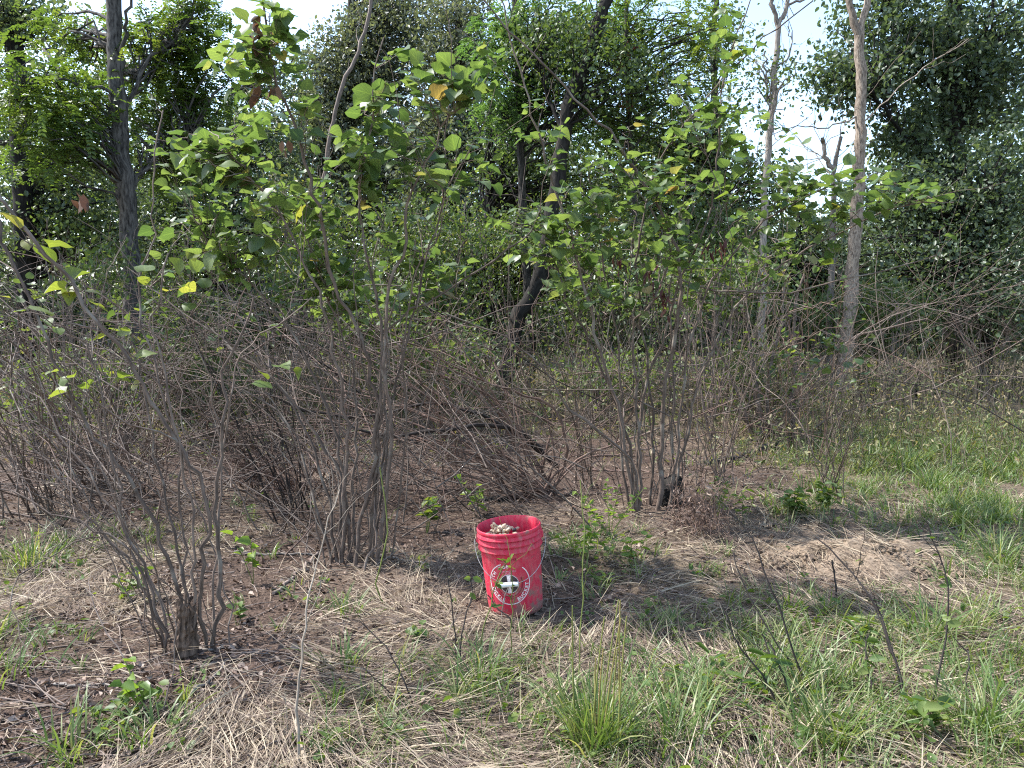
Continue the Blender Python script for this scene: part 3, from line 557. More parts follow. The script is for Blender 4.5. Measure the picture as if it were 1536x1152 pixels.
def heart_mesh(i, mat):
    if (i, mat) not in HM:
        v, q, c = HEARTS[i]; mb = MB().add(v, q=q, c=c)
        tubes(mb, np.array([(0, -.32, .10), (0, -.15, .04), (0, 0, 0)]), np.array([.012, .011, .010]), 3)      # its stalk
        HM[(i, mat)] = mb.mesh('leaf', M[mat])
    return HM[(i, mat)]
def shrub(name, label, cat, base, stems, mat, twigs=None, clusters=(), leafmat='redbud', max_leaves=300, leafsize=(.07, .12), group=None, twigmat=None, k=8, nleaf=(4, 8)):
    """stems: list of (path, r_base, r_tip); clusters: (px, py, rx, ry, Y, dY, number of leafy twigs)"""
    t = thing(name, label, cat, base, group); paths = []; rads = []
    for P, r0, r1 in stems:
        n = len(P); s = np.linspace(0, 1, n); r_ = r0 + (r1 - r0) * s ** .8; r_ = r_ * (1 + .10 * rng.normal(size=n) * .6); r_[0] *= 1.15
        mb = MB(); tubes(mb, P, r_, k if r0 > .007 else 6); mb.obj('stem', M[mat], t); paths.append(P); rads.append(r_)
    tw = MB(); any_ = False
    if twigs:
        n, l0, l1, st = twigs; n = int(n * .72); P, r_ = side_twigs(paths, rads, n, l0, l1, st); tubes(tw, P, np.maximum(r_, .0012), 4); any_ = True
        P2, r2 = side_twigs(list(P), list(r_), int(n * .6), l0 * .4, l1 * .4, .3); tubes(tw, P2, np.maximum(r2, .001), 3)
    allp = np.vstack([p[len(p) // 4:] for p in paths]); LP = []; LH = []; LS = []; LN = []
    for px, py, rx, ry, Y, dY, nt_ in clusters:
        for _ in range(int(nt_ * 1.4 + .5) if nt_ > 3 else nt_):
            a = rng.random() * 6.28; q_ = math.sqrt(rng.random()); tip = at(px + rx * q_ * math.cos(a), py + ry * q_ * math.sin(a), Y + dY * rng.normal())
            d = allp - tip; sc = np.linalg.norm(d, axis=1) + np.where(d[:, 2] > -.05, .35, 0) + .12 * rng.random(len(d)); A = allp[int(np.argmin(sc))]
            v = tip - A; Ln = np.linalg.norm(v)
            P = bez([A], [A + v * .35 + np.array([0, 0, .08 * Ln])], [A + v * .7 + np.array([0, 0, .06 * Ln])], [tip], 9)[0]; P[1:] += rng.normal(size=(8, 3)) * .012
            r0 = .0022 + .0025 * min(Ln, 1.2); tubes(tw, P, np.linspace(r0, .0011, 9), 5); any_ = True
            nl = rng.integers(*nleaf); Lz = min(Ln, .5)
            for j in range(nl):
                s = 1 - (Lz / max(Ln, 1e-3)) * (j / nl) * .95; f = max(0, s) * 7.999; b = int(f); p = P[b] + (P[b + 1] - P[b]) * (f - b); td = nrm(P[min(b + 1, 8)] - P[b])
                sd_ = np.cross(td, [0, 0, 1.]); sd_ = nrm(sd_ + 1e-6) * (1 if j % 2 else -1)
                h = nrm(td * .5 + sd_ * .9 + rng.normal(size=3) * .35 + np.array([0, 0, -.12])) if j else nrm(td + rng.normal(size=3) * .25 + np.array([0, 0, -.2]))
                LH.append(h); LS.append(leafsize[0] * .75 + (leafsize[1] - leafsize[0] * .75) * rng.random() ** .9); LP.append(p + h * .35 * LS[-1]); LN.append(nrm(np.array([0, 0, 1.]) + rng.normal(size=3) * .30))
    if any_: tw.obj('twigs', M[twigmat or mat], t, kind='stuff')
    if LP:
        LP, LH, LS, LN = map(np.array, (LP, LH, LS, LN)); FR = frames(LH, LN)
        size = LS / LP[:, 1]; order = np.argsort(-size * (1 + .3 * rng.random(len(size)))); big = order[:max_leaves]; rest = order[max_leaves:]
        o0 = np.array(base, float)
        for i in big:
            m4 = np.eye(4); m4[:3, :3] = FR[i] * LS[i]; m4[:3, 3] = LP[i] - o0
            lm = leafmat if rng.random() < .98 else 'redbud_yellow'
            o = bpy.data.objects.new('leaf', heart_mesh(int(rng.integers(0, 8)), lm)); COL.objects.link(o); o.parent = t; o.matrix_local = Matrix(m4.tolist())
        if len(rest):
            mb = MB()
            for g_ in range(8):
                s = rest[g_::8]
                if len(s):
                    TPL['_h'] = HEARTS[g_]; leaves(mb, '_h', LP[s], FR[s], LS[s], rng.random(len(s)))
            mb.obj('foliage', M[leafmat], t, kind='stuff')
    return t
def S(pts, w0, w1, Y0, Y1, **k):
    """stem spec from pixel widths at foot and tip"""
    return (trace(pts, Y0, Y1, jit=.008, **k), .30 * w0 * Y0 / F, .31 * w1 * Y1 / F)

def siblings(st, n, spread_=.25):
    """thin stems growing beside the traced ones"""
    out = []
    for _ in range(n):
        P, r0, r1 = st[rng.integers(0, len(st))]; m = len(P); c_ = max(6, int(m * (.5 + .4 * rng.random()))); Q = P[:c_].copy(); t = np.linspace(0, 1, c_)[:, None]
        Q += rng.normal(size=3) * [.05, .05, 0] + t * rng.normal(size=3) * spread_ * [1, 1, .3] + np.sin(t * 5 + rng.random() * 6) * rng.normal(size=3) * .03; Q[0, 2] = min(Q[0, 2], float(G(Q[0, 0], Q[0, 1])) - .03)
        out.append((Q, r0 * (.3 + .25 * rng.random()), max(r1 * .5, .0015)))
    return st + out
# clump in the left foreground
bA = gp(285, 985); YA = bA[1]
A = [S([(255, 998), (233, 935), (220, 881), (200, 835), (157, 798), (127, 785), (67, 765), (10, 735), (-50, 715)], 9, 3, YA, YA + .1),
     S([(248, 978), (233, 908), (217, 851), (190, 801), (183, 768), (182, 737), (163, 677), (157, 631), (143, 561), (128, 515)], 9, 4, YA + .1, YA + .2),
     S([(268, 960), (270, 915), (267, 878), (240, 805), (220, 768), (200, 731), (160, 674), (127, 631), (100, 584), (70, 514), (50, 464), (20, 391), (0, 330), (-20, 270)], 11, 7, YA + .25, YA + .3),
     S([(288, 962), (285, 925), (283, 895), (263, 825), (253, 768), (240, 717), (230, 677), (220, 624), (212, 560), (203, 515)], 10, 4, YA + .2, YA + .4),
     S([(292, 995), (293, 901), (290, 818), (283, 768), (273, 701), (263, 644), (247, 577), (231, 494), (230, 470), (240, 437), (247, 380)], 9, 4, YA, YA),
     S([(306, 985), (303, 901), (303, 841), (316, 775), (293, 717), (273, 674), (233, 614), (200, 557), (167, 507), (127, 461), (100, 417), (73, 384), (50, 350), (20, 323), (-15, 292)], 11, 9, YA + .05, YA - .1),
     S([(276, 940), (278, 830), (273, 768), (270, 700), (257, 637), (240, 574), (217, 507), (208, 451), (207, 417), (220, 384), (228, 335), (231, 250), (243, 160)], 8, 3, YA + .3, YA + .3),
     S([(321, 968), (330, 901), (328, 835), (320, 768), (330, 704), (333, 651), (338, 584), (335, 551), (353, 524), (370, 477), (380, 447)], 14, 5, YA + .1, YA + .1),
     S([(315, 962), (320, 901), (318, 845), (326, 825), (330, 768), (332, 704), (343, 631), (353, 571), (358, 534), (400, 500), (473, 447)], 8, 3, YA + .15, YA + .3),
     S([(243, 990), (225, 900), (195, 845), (157, 800), (133, 808), (83, 831), (33, 865), (13, 880), (15, 900), (30, 950), (60, 1015)], 6, 2.2, YA + .05, YA - .55),
     S([(262, 975), (240, 930), (205, 860), (150, 790), (90, 720), (30, 650), (-40, 590)], 7, 3, YA + .2, YA + .5),
     S([(258, 970), (235, 890), (185, 790), (120, 690), (60, 600), (-10, 545)], 8, 3, YA + .3, YA + .7)]
shrub('redbud_shrub', 'grey many-stemmed shrub leaning left in the near left foreground, nearly leafless, around the rotten stump', 'shrub', bA, siblings(A, 9), 'stem', (110, .15, .8, .3),
      [(85, 430, 40, 18, YA, .05, 2), (230, 430, 12, 20, YA, .02, 1), (290, 425, 22, 8, YA + .1, .05, 1), (20, 465, 30, 20, YA - .1, .05, 2), (170, 490, 25, 12, YA, .05, 1), (195, 550, 15, 10, YA, .05, 1), (110, 545, 40, 30, YA + .1, .1, 2), (20, 350, 25, 15, YA - .1, .05, 1), (440, 550, 8, 8, YA + .3, .05, 1)],
      'redbud_yellow', 60, (.055, .09), 'many-stemmed shrubs', nleaf=(2, 5))

bB = gp(535, 850); YB = bB[1]
B = [S([(533, 852), (540, 790), (556, 717), (565, 651), (568, 609), (569, 560), (573, 509), (571, 468), (562, 437), (550, 384), (541, 335), (537, 283), (553, 220), (558, 160), (562, 105), (579, 60)], 12, 3, YB, YB - .2),
     S([(548, 850), (560, 760), (569, 660), (564, 590), (554, 547), (540, 507), (522, 472), (505, 423), (491, 384), (477, 317), (457, 233), (433, 167), (410, 113), (400, 67), (395, 0), (390, -50)], 14, 5, YB + .05, YB - .4),
     S([(514, 850), (516, 760), (520, 680), (515, 609), (511, 570), (501, 531), (493, 488), (475, 427), (454, 384), (425, 330), (380, 270), (330, 210)], 12, 4, YB + .1, YB - .2),
     S([(565, 842), (576, 760), (584, 684), (589, 644), (585, 609), (581, 580), (575, 537), (577, 492), (581, 462), (585, 415), (603, 384), (612, 317), (625, 273), (645, 227), (659, 193), (690, 160), (715, 145)], 13, 4, YB, YB - .3),
     S([(507, 852), (500, 800), (493, 751), (467, 661), (423, 584), (400, 557), (350, 520), (290, 470)], 10, 3, YB + .1, YB + .4),
     S([(512, 843), (512, 760), (508, 705), (473, 650), (417, 577), (333, 511), (247, 447), (190, 400)], 11, 3, YB + .15, YB + .6),
     S([(525, 846), (520, 740), (500, 637), (470, 570), (447, 517), (417, 474), (370, 420), (310, 370)], 10, 4, YB + .1, YB + .2),
     S([(575, 838), (577, 720), (580, 640), (577, 560), (577, 505), (607, 470), (636, 459), (675, 431), (740, 392), (800, 345)], 10, 3, YB + .1, YB + .1),
     S([(555, 848), (570, 745), (577, 660), (600, 560), (620, 470), (640, 390), (660, 320), (665, 250), (677, 130)], 9, 3, YB + .2, YB),
     S([(500, 848), (478, 770), (455, 690), (440, 640), (390, 600), (320, 560)], 8, 3, YB + .1, YB + .5),
     S([(540, 850), (530, 760), (535, 660), (530, 560), (500, 470), (470, 380), (440, 320)], 10, 3, YB + .25, YB + .4),
     S([(535, 882), (550, 840), (562, 800), (560, 740)], 8, 4, YB - .15, YB)]
shrub('redbud_shrub', 'tall leafy redbud clump with dark upright stems, just behind the bucket to its left', 'shrub', bB, siblings(B, 12), 'stem', (130, .15, .8, .25),
      [(400, 95, 80, 85, YB - .35, .22, 17), (395, 10, 60, 30, YB - .4, .1, 3), (320, 225, 90, 45, YB - .1, .2, 16), (410, 240, 130, 80, YB, .35, 14), (350, 310, 70, 40, YB + .1, .25, 9), (565, 200, 60, 60, YB - .1, .2, 12), (640, 110, 50, 40, YB - .3, .15, 7), (720, 100, 40, 50, YB - .3, .15, 6), (600, 260, 80, 60, YB - .1, .25, 15), (470, 350, 150, 60, YB + .2, .3, 20), (640, 390, 60, 25, YB + .2, .2, 4), (330, 390, 60, 40, YB + .3, .2, 6), (520, 430, 100, 40, YB + .3, .25, 10), (400, 400, 130, 60, YB + .5, .3, 8), (300, 330, 70, 60, YB + .3, .25, 8), (600, 430, 80, 50, YB + .5, .3, 9), (470, 300, 120, 50, YB + .3, .3, 5), (280, 250, 40, 40, YB, .2, 4), (700, 240, 60, 60, YB, .2, 4)],
      'redbud', 300, (.045, .1), 'many-stemmed shrubs')

bC = gp(968, 768); YC = bC[1]
C_ = [S([(955, 790), (949, 751), (945, 717), (935, 667), (929, 611), (916, 580), (907, 551), (901, 521), (893, 496), (885, 462), (875, 433), (865, 384), (842, 317), (819, 233), (795, 157), (772, 77), (752, 0), (745, -40)], 11, 3, YC - .1, YC - .4),
      S([(950, 780), (948, 700), (938, 640), (920, 590), (897, 541), (877, 500), (858, 468), (840, 421), (830, 384), (812, 320), (790, 290)], 9, 3, YC, YC - .2),
      S([(945, 775), (935, 690), (930, 610), (930, 541), (924, 492), (916, 449), (905, 404), (902, 384), (895, 320), (880, 260)], 8, 3, YC, YC - .2),
      S([(958, 775), (960, 700), (955, 640), (954, 580), (951, 541), (950, 478), (975, 462), (987, 433), (1005, 384), (985, 330), (959, 290), (935, 250)], 10, 3, YC, YC - .3),
      S([(962, 770), (955, 700), (962, 610), (975, 560), (991, 525), (1003, 482), (1020, 420), (1060, 330), (1075, 240), (1084, 133), (1086, 97), (1107, 43), (1127, 0)], 9, 3, YC + .1, YC - .3),
      S([(985, 772), (993, 730), (990, 680), (995, 610), (1001, 560), (1009, 525), (1014, 486), (1022, 433), (1015, 377), (992, 320), (955, 257), (922, 210), (872, 157), (819, 97), (772, 53), (725, 0), (700, -40)], 13, 3, YC + .05, YC - .6),
      S([(958, 765), (957, 735), (949, 694), (925, 667), (889, 637), (845, 607), (829, 574), (802, 541), (765, 511), (720, 490), (660, 470)], 9, 3, YC - .1, YC - .5),
      S([(1000, 765), (1015, 690), (1022, 600), (1035, 520), (1060, 440), (1100, 380), (1150, 330), (1220, 290), (1300, 265)], 9, 3, YC + .1, YC - .1),
      S([(975, 765), (980, 650), (965, 500), (955, 400), (965, 330), (990, 240), (1050, 160), (1100, 100), (1167, 40), (1221, 0)], 8, 3, YC + .2, YC),
      S([(1005, 762), (1010, 650), (1008, 540), (1004, 460), (1003, 418), (1024, 420), (1050, 431), (1157, 441), (1257, 422), (1330, 405), (1400, 382)], 8, 2.5, YC + .3, YC),
      S([(1008, 760), (1030, 650), (1060, 540), (1110, 450), (1180, 390), (1260, 350), (1350, 310), (1430, 300)], 8, 2.5, YC + .2, YC + .2)]
shrub('redbud_shrub', 'leafy redbud clump behind the bucket to its right, with crossing dark stems', 'shrub', bC, siblings(C_, 12, .35), 'stem', (140, .15, .9, .25),
      [(850, 330, 90, 70, YC - .3, .25, 17), (950, 310, 80, 80, YC - .2, .3, 20), (1060, 230, 70, 60, YC - .2, .3, 14), (1000, 380, 90, 50, YC, .3, 12), (770, 320, 40, 60, YC - .3, .2, 6), (1190, 280, 100, 40, YC, .3, 15), (1290, 270, 110, 35, YC, .25, 14), (1180, 350, 110, 50, YC + .2, .3, 13), (1380, 290, 50, 25, YC, .2, 5), (900, 430, 120, 40, YC, .3, 10), (860, 390, 100, 60, YC + .3, .3, 12), (1040, 330, 100, 60, YC + .3, .3, 10), (1130, 200, 50, 50, YC, .3, 4), (1060, 140, 60, 60, YC - .2, .3, 7), (930, 210, 70, 40, YC - .2, .3, 6), (800, 200, 50, 50, YC - .3, .2, 4), (1090, 60, 40, 50, YC - .2, .2, 4)],
      'redbud', 300, (.045, .1), 'many-stemmed shrubs')
def pods(px, py, Y, n, mat, parent_name='seed_pods'):
    pass

# bare arching shrubs behind
def tipset(n, x0, x1, y0, y1, Y0, Y1):
    return np.array([at(x0 + (x1 - x0) * rng.random(), y0 + (y1 - y0) * rng.random(), Y0 + (Y1 - Y0) * rng.random()) for _ in range(n)])
def fanshrub(name, label, base_px, sets, mat, twigs, r0=(.006, .014), extra=(), n=15, up=.5, group='bare arching shrubs', clusters=(), **kw):
    b = gp(*base_px); st = list(extra)
    for cnt, box, u in sets:
        tips = tipset(cnt, *box); tips[:, 2] = np.maximum(tips[:, 2], G(tips[:, 0], tips[:, 1]) + .03)
        bases = b + np.stack([rng.normal(size=cnt) * .09, rng.normal(size=cnt) * .09, np.full(cnt, -.03)], -1)
        for i in range(cnt):
            P = fan(bases[i:i + 1], tips[i:i + 1], u, n)[0]; r_ = r0[0] + (r0[1] - r0[0]) * rng.random(); st.append((P, r_, r_ * .3))
    return shrub(name, label, 'shrub', b, st, mat, twigs, clusters, group=group, **kw)
bD = gp(805, 748); YD = bD[1]
D = [S([(802, 751), (825, 721), (849, 697), (850, 667), (839, 624), (812, 601), (762, 584), (685, 551), (625, 517), (560, 490)], 9, 3, YD, YD - .3),
     S([(808, 745), (812, 717), (819, 667), (827, 634), (752, 601), (692, 574), (620, 545), (540, 520)], 7, 3, YD + .1, YD - .2),
     S([(790, 750), (785, 744), (779, 677), (759, 624), (725, 581), (699, 564), (640, 540)], 7, 3, YD, YD - .3),
     S([(772, 745), (729, 690), (692, 637), (672, 590), (650, 540)], 7, 3, YD - .1, YD - .4),
     S([(815, 740), (852, 700), (889, 677), (950, 655), (1022, 631), (1100, 600)], 7, 3, YD, YD + .3),
     S([(820, 742), (870, 690), (930, 680), (1020, 662), (1090, 648)], 6, 3, YD + .1, YD + .5),
     S([(798, 750), (830, 700), (828, 660), (815, 610), (785, 560), (770, 500)], 7, 2.5, YD, YD)]
fanshrub('arching_shrub', 'bare reddish-brown shrub behind the bucket whose long stems all arch over to the left', (805, 748),
         [(22, (120, 660, 440, 690, YD - .9, YD + .9), .5), (10, (230, 640, 690, 770, YD - .6, YD + .3), .35), (7, (600, 780, 420, 560, YD - .2, YD + .5), .6), (4, (860, 1000, 520, 620, YD, YD + .8), .5)], 'red_stem', (120, .2, .9, .3), extra=D, r0=(.005, .012))
YE = gp(1150, 668)[1]
E = [S([(1142, 674), (1140, 620), (1131, 570), (1126, 520), (1118, 450), (1122, 380)], 20, 8, YE, YE + .3), S([(1168, 670), (1184, 610), (1194, 550), (1190, 480), (1205, 410)], 14, 5, YE, YE), S([(1193, 672), (1188, 640), (1196, 590), (1230, 540), (1300, 500), (1390, 480)], 11, 4, YE, YE - .4), S([(1155, 672), (1150, 600), (1160, 540), (1175, 460), (1172, 380)], 14, 5, YE + .1, YE + .2), S([(1130, 674), (1110, 600), (1085, 540), (1060, 490)], 10, 4, YE, YE),
     S([(1170, 670), (1260, 620), (1380, 590), (1457, 552), (1560, 495)], 5, 2, YE - .1, YE - 1.2), S([(1160, 670), (1220, 580), (1290, 500), (1400, 455), (1560, 420)], 5, 2, YE, YE - .8)]
fanshrub('arching_shrub', 'bare dull brown shrub on the right beside a thick dark stem cluster and fallen log', (1150, 668),
         [(9, (1000, 1240, 380, 560, 7., 9.), .3), (10, (1230, 1560, 380, 560, 6.2, 8.5), .4), (4, (960, 1120, 540, 640, 6.5, 8.), .4)], 'stem', (95, .2, 1.1, .3), r0=(.004, .009), extra=E)
fanshrub('arching_shrub', 'bare grey shrub behind the left clump, its thin stems spraying toward the left edge', (150, 735),
         [(16, (-80, 200, 470, 640, 4.8, 6.8), .5), (9, (-60, 120, 620, 740, 4.8, 6.), .4), (6, (180, 380, 440, 600, 5.4, 7), .4)], 'twig', (140, .2, .9, .3), r0=(.005, .011))
fanshrub('arching_shrub', 'bare grey-brown shrub between the two left clumps with stems slanting to the upper left', (395, 725),
         [(16, (120, 420, 430, 620, 5.2, 7.2), .45), (7, (380, 520, 430, 560, 6, 7.4), .3), (8, (180, 360, 600, 720, 5, 6.8), .4)], 'stem', (130, .2, .9, .3), r0=(.005, .012))
fanshrub('arching_shrub', 'bare brown shrub low under the leafy left clump, stems lying nearly flat', (470, 742),
         [(14, (160, 420, 640, 770, 4.8, 6.4), .3), (8, (480, 640, 600, 720, 5.2, 6.6), .4)], 'red_stem', (110, .2, .7, .2), r0=(.004, .010))
fanshrub('arching_shrub', 'thin upright shrub with green stems and few leaves right of the leafy right clump', (1240, 745),
         [(12, (1160, 1330, 520, 640, 5.2, 6.4), .2)], 'stem', (90, .1, .6, .3), r0=(.0035, .007),
         clusters=[(1240, 530, 70, 40, 5.7, .2, 7)], leafmat='mid', max_leaves=40, leafsize=(.04, .07))
fanshrub('arching_shrub', 'straw-coloured bare shrub with pale straight canes behind the middle of the thicket', (880, 640),
         [(10, (830, 1020, 420, 520, 9.5, 11), .2)], 'dead_wood', (50, .2, .7, .3), r0=(.006, .013))

G2 = 'thin upright shrubs in the thicket'
for lab, bx, by, box, m_, n_ in [('dark thin-stemmed shrub spraying up behind the near left clump', 210, 745, (-40, 330, 360, 520, 4.6, 6.2), 'stem', 22), ('dark thin-stemmed shrub spraying up and left at the left edge', 60, 770, (-160, 120, 380, 540, 4.2, 5.4), 'stem', 20), ('thin dark shrub rising left of the leafy left clump', 440, 775, (200, 470, 400, 540, 4.8, 6.), 'black_stem', 16),
                             ('thin reddish upright shrub between the two leafy clumps', 690, 735, (520, 740, 380, 540, 5.6, 7.), 'red_stem', 11), ('thin dark upright shrub close left of the leafy right clump', 880, 735, (780, 960, 340, 520, 5.4, 6.8), 'stem', 10), ('thin dark upright shrub close right of the leafy right clump', 1070, 725, (980, 1200, 340, 540, 5.8, 7.2), 'stem', 20), ('thin brown upright shrub right of the black fallen log', 1210, 690, (1120, 1320, 380, 540, 6.6, 8), 'red_stem', 10)]:
    fanshrub('thicket_shrub', lab, (bx, by), [(n_, box, .3)], m_, (70, .15, .7, .3), r0=(.003, .0075), group=G2, up=.3, clusters=[((box[0] + box[1]) / 2, (box[2] + box[3]) / 2 + 10, (box[1] - box[0]) * .45, 60, (box[4] + box[5]) / 2, .4, 9)], leafmat='under', max_leaves=60, leafsize=(.03, .06), nleaf=(2, 5))

# loose tangle of thin dead wood in the thicket
def tangle():
    mb = MB()
    for n, box, l0, l1, thick in ((420, (-60, 860, 650, 770, 4.8, 6.6), .4, 1.4, 1), (360, (-60, 800, 470, 690, 5., 8.), .8, 2.4, .95), (170, (860, 1180, 520, 720, 6.4, 9.), .4, 1.4, 1), (200, (1000, 1600, 400, 600, 7., 10.5), .6, 2., .85), (110, (-60, 700, 420, 560, 6, 9), .6, 2.0, 1.2)):
        P0 = tipset(n, *box); a = rng.normal(size=n) * .55 + np.where(rng.random(n) < .66, R(152), R(25)); el = np.abs(rng.normal(size=n)) * .62 + .05
        yw = rng.normal(size=n) * .6; d = nrm(np.stack([np.cos(a) * np.cos(el), yw, np.sin(el)], -1)); L_ = (l0 + (l1 - l0) * rng.random(n))[:, None, None]
        t = np.linspace(-.5, .5, 7)[None, :, None]; P = P0[:, None] + d[:, None] * L_ * t; P[:, :, 2] -= .12 * (t[..., 0] ** 2) * 4 * L_[..., 0] * .5
        P[:, 1:] += np.cumsum(rng.normal(size=(n, 6, 3)) * .022, 1) * L_; P[:, :, 2] = np.maximum(P[:, :, 2], G(P[:, :, 0], P[:, :, 1]) + .01)
        r0 = thick * (.0018 + .005 * rng.random(n) ** 2.2)[:, None]; m_ = rng.choice(4, n, p=[.45, .2, .26, .09])
        for k in range(4):
            s_ = m_ == k; tubes(mb, P[s_], (r0 * np.linspace(1, .4, 7)[None])[s_], 4, mat=k)
    mb.obj('brushwood', [M['twig'], M['stem'], M['red_stem'], M['black_stem']], kind='stuff')
tangle()

# ---------------------------------------------------------------- trees
def crown_leaves(mb, blobs_, tpl, size, mat=0, pinn=False, trunk_pts=None, tw=None):
    """blobs: (px, py, rx, ry, Y, dY, n) ellipsoids filled with sprays of leaves"""
    for px, py, rx, ry, Y, dY, n in blobs_:
        n = int(n * (2. if Y > 20 else (1.0 if size > .08 else 1.35) if not pinn else 1.25))
        c = at(px, py, Y); sx, sz = rx * Y / F, ry * Y / F
        per = 26 if not pinn else 30; nc = max(3, n // per); u = rdir(nc); rad_ = rng.random(nc) ** .45
        K = c + u * rad_[:, None] * np.array([sx, dY, sz])
        K = K + rng.normal(size=K.shape) * np.array([sx, dY, sz]) * .13; g_ = vnoise(K[:, 0] * .8 + K[:, 1] * .3, K[:, 2] * .8, 1.3, 50); kp = g_ > (.33 if Y < 20 else .22); K = K[kp] if kp.sum() > 3 else K; nc = len(K)
        if tw is not None and trunk_pts is not None:
            s = K[rng.random(nc) < .5]
            if len(s):
                A = trunk_pts[np.argmin(np.linalg.norm(trunk_pts[None] - (s[:, None] - [0, 0, .5]), axis=-1), axis=1)]; P = bez(A, A + (s - A) * .3 + [0, 0, .15], A + (s - A) * .7 + [0, 0, .2], s, 6); P[:, 1:-1] += rng.normal(size=P[:, 1:-1].shape) * .05
                ln = np.linalg.norm(s - A, axis=1)[:, None]; tubes(tw, P, (.006 + .012 * np.minimum(ln, 2.5)) * np.linspace(1, .3, 6)[None], 5)
        if pinn:
            nr = 4; hd = nrm(rdir(nc * nr, -.15, .5)); o = np.repeat(K, nr, 0) + rng.normal(size=(nc * nr, 3)) * .12; Lr = .22 + .16 * rng.random(nc * nr)
            j = np.linspace(.15, 1, 8); sdv = nrm(np.cross(hd, [0, 0, 1.])); up_ = np.cross(sdv, hd); rn = np.repeat(rng.random(nc), nr)
            for sg in (-1, 1):
                P = o[:, None] + hd[:, None] * (Lr[:, None] * j)[..., None] + np.array([0, 0, -1.]) * (.25 * Lr[:, None] * j ** 2)[..., None]
                H_ = nrm(sdv * sg + hd * .45 + [0, 0, -.2])[:, None] + rng.normal(size=(len(o), 8, 3)) * .15
                Nn = up_[:, None] + rng.normal(size=(len(o), 8, 3)) * .3; m_ = len(o) * 8
                leaves(mb, 'oval', P.reshape(m_, 3), frames(H_.reshape(m_, 3), Nn.reshape(m_, 3)), np.repeat(size * (.8 + .4 * rng.random(len(o))), 8), np.clip(np.repeat(rn, 8) * .8 + .2 * rng.random(m_), 0, .99), mat)
        else:
            m_ = nc * per; P = np.repeat(K, per, 0) + rng.normal(size=(m_, 3)) * np.array([.17, .17, .12]) * (1 + size * 3); rn = np.clip(np.repeat(rng.random(nc), per) * .6 + .4 * rng.random(m_), 0, .99)
            leaves(mb, tpl, P, frames(rdir(m_, -.35), rdir(m_, .9)), size * (.6 + .8 * rng.random(m_)), rn, mat)
def tree(name, label, trunks, Y, blobs_, bark, leafmat=None, tpl='oval', size=.08, limbs=(), pinn=False, group='trees at the edge of the wood', twigs=0):
    """trunks: list of (pixel points from the foot up, width px foot, width px top)"""
    p0 = trunks[0][0][0]; b = at(p0[0], p0[1], Y); b[2] = float(G(b[0], b[1])); t = thing(name, label, 'tree', b, group); pts = []; first = None; tr = []
    for pp, w0, w1 in trunks:
        P = np.array([at(x, y, Y) for x, y in pp]); P = smooth_path(P, max(14, int(np.linalg.norm(P[-1] - P[0]) / .16))); P[1:] += rng.normal(size=P[1:].shape) * .012
        if first is None: P[0] = b - [0, 0, .1]
        r_ = np.linspace(w0, w1, len(P)) * .5 * Y / F; mb = MB(); tubes(mb, P, r_ * (1 + .06 * rng.normal(size=len(P))), 14, wob=.2)
        mb.obj('trunk' if first is None else 'limb', M[bark], t); first = 1; pts.append(P); tr.append(r_)
    for pp, w0, w1, dy in limbs:
        P = np.array([at(x, y, Y + dy * i / (len(pp) - 1)) for i, (x, y) in enumerate(pp)]); P = smooth_path(P, 14); P[1:] += rng.normal(size=P[1:].shape) * .02
        r_ = np.linspace(w0, w1, 14) * .5 * Y / F; mb = MB(); tubes(mb, P, r_, 8, wob=.1); mb.obj('limb', M[bark], t); pts.append(P); tr.append(r_)
    tw = MB(); allp = np.vstack(pts)
    if twigs: P, r_ = side_twigs(pts, tr, twigs, .2, 1.3, .3, .5); tubes(tw, P, np.maximum(r_, .003), 4)
    if blobs_:
        mb = MB(); crown_leaves(mb, blobs_, tpl, size, pinn=pinn, trunk_pts=allp, tw=tw); mb.obj('foliage', M[leafmat], t, kind='stuff')
    if tw.v: tw.obj('branches', M[bark], t, kind='stuff')
    return t
tree('walnut_tree', 'slim dark furrowed trunk with feathery leaves, second trunk from the left edge', [([(204, 630), (200, 500), (196, 380), (190, 300), (181, 230), (176, 150), (172, 60), (170, 0), (173, -70), (170, -200)], 30, 18)], 10.5,
     [(70, 140, 80, 55, 10.2, .8, 2600), (90, 215, 60, 50, 10, .7, 1500), (262, 60, 70, 65, 11.2, .6, 2400), (295, 150, 65, 80, 11.4, .6, 2600), (262, 235, 60, 55, 11.4, .6, 1700), (290, 20, 30, 40, 11.4, .5, 700), (100, 60, 50, 40, 11.4, .6, 1000), (180, 120, 80, 90, 12.6, .7, 1800)], 'bark_walnut', 'pinnate', size=.055,
     limbs=[([(178, 190), (220, 95), (260, 60), (290, 20)], 8, 3, .6), ([(176, 110), (190, 40), (205, -40)], 7, 3, -.3), ([(190, 300), (230, 240), (280, 230)], 7, 3, .5), ([(175, 140), (130, 130), (80, 120), (30, 130)], 6, 2, -.8)], pinn=True)
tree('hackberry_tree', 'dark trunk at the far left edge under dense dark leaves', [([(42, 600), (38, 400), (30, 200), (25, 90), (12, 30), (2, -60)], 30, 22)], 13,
     [(40, 20, 60, 50, 13, 1, 2600), (20, 250, 90, 110, 14, 1., 3600), (60, 380, 120, 80, 13.5, 1, 3600), (130, 300, 80, 90, 14, 1., 2600)], 'bark_black', 'dark', size=.085)
